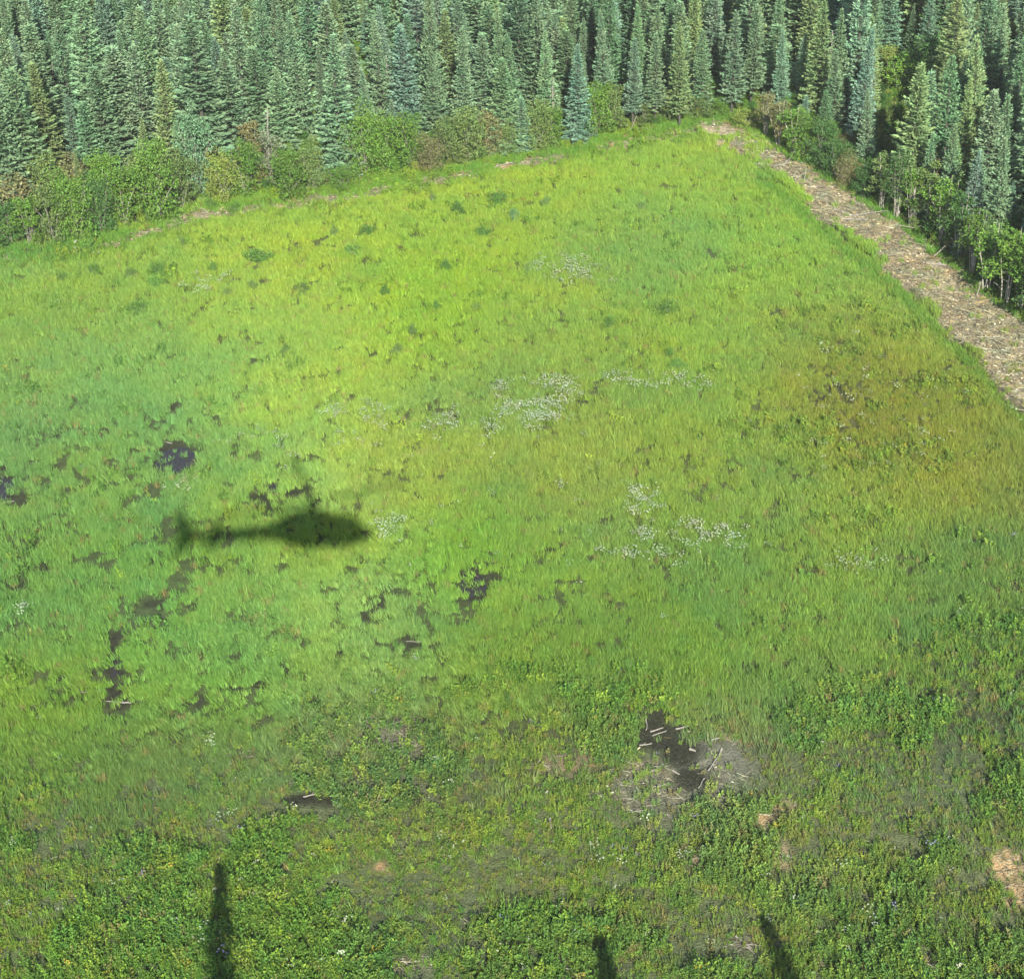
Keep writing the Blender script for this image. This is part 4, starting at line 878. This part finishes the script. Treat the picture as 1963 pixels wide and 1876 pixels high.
G = Geo(); G.tube([[-0.75, 0, 1.35], [-0.75, 0, 2.05]], [0.09, 0.07], 10); G.tube([[-0.75, 0, 1.9], [-0.75, 0, 2.14]], [0.28, 0.22], 12); link("rotor_mast", G.mesh("rotor_mast", M_HDARK, True), heli)
for a in (106, 16, 196, 286):
    a = math.radians(a); c_, s_ = math.cos(a), math.sin(a); V = []
    for r_, wd in ((0.25, 0.1), (0.9, 0.1), (1.1, 0.16), (5.35, 0.15)):
        for sg in (-1, 1):
            for zt in (-0.02, 0.02): V.append((-0.75 + c_ * r_ - s_ * sg * wd, s_ * r_ + c_ * sg * wd, 2.0 + zt + 0.012 * r_ ** 1.4))
    F = [(0, 1, 3, 2), (12, 14, 15, 13)]
    for i in range(3):
        b0 = i * 4; F += [(b0, b0 + 4, b0 + 5, b0 + 1), (b0 + 2, b0 + 3, b0 + 7, b0 + 6), (b0, b0 + 2, b0 + 6, b0 + 4), (b0 + 1, b0 + 5, b0 + 7, b0 + 3)]
    me = bpy.data.meshes.new("rotor_blade"); me.from_pydata(V, [], F); me.materials.append(M_HDARK); link("rotor_blade", me, heli)
for k in range(2):
    G = Geo(); a = 0.9 + k * math.pi; G.tube([[-8.35, 0.3, 0.25], [-8.35 + 0.82 * math.cos(a), 0.3, 0.25 + 0.82 * math.sin(a)]], [0.07, 0.06], 6); link("tail_rotor_blade", G.mesh("tail_rotor_blade", M_HDARK), heli)
for sy in (0.9, -0.9):
    G = Geo(); G.tube([[1.9, sy, -1.2], [1.6, sy, -1.38], [-1.9, sy, -1.38]], [0.045, 0.05, 0.045], 8); link("skid", G.mesh("skid", M_HDARK, True), heli)
for xx in (1.0, -1.1):
    G = Geo(); G.tube([[xx, -0.9, -1.38], [xx, -0.6, -0.8], [xx, 0, -0.7], [xx, 0.6, -0.8], [xx, 0.9, -1.38]], [0.045] * 5, 8); link("cross_tube", G.mesh("cross_tube", M_HDARK, True), heli)
print("spruces", len(indiv), len(rest), "sun elevation", math.degrees(SUN_EL))

# ------------------------------------------------------------------ thin summer haze round the whole scene
mt = bpy.data.materials.new("air"); mt.use_nodes = True; n_ = mt.node_tree
for x in list(n_.nodes):
    if x.type != 'OUTPUT_MATERIAL': n_.nodes.remove(x)
pv = n_.nodes.new("ShaderNodeVolumePrincipled"); pv.inputs["Color"].default_value = (0.86, 0.90, 0.86, 1); pv.inputs["Density"].default_value = 0.00012
n_.links.new(pv.outputs[0], [x for x in n_.nodes if x.type == 'OUTPUT_MATERIAL'][0].inputs["Volume"])
b = 4100.0; z0, z1 = -2.0, 62.5
V = [(x, y, z) for z in (z0, z1) for x, y in ((-b, -b), (b, -b), (b, b), (-b, b))]
me = bpy.data.meshes.new("haze"); me.from_pydata(V, [], [(0, 3, 2, 1), (4, 5, 6, 7), (0, 1, 5, 4), (1, 2, 6, 5), (2, 3, 7, 6), (3, 0, 4, 7)]); me.materials.append(mt)
tag(link("haze", me), kind="stuff")
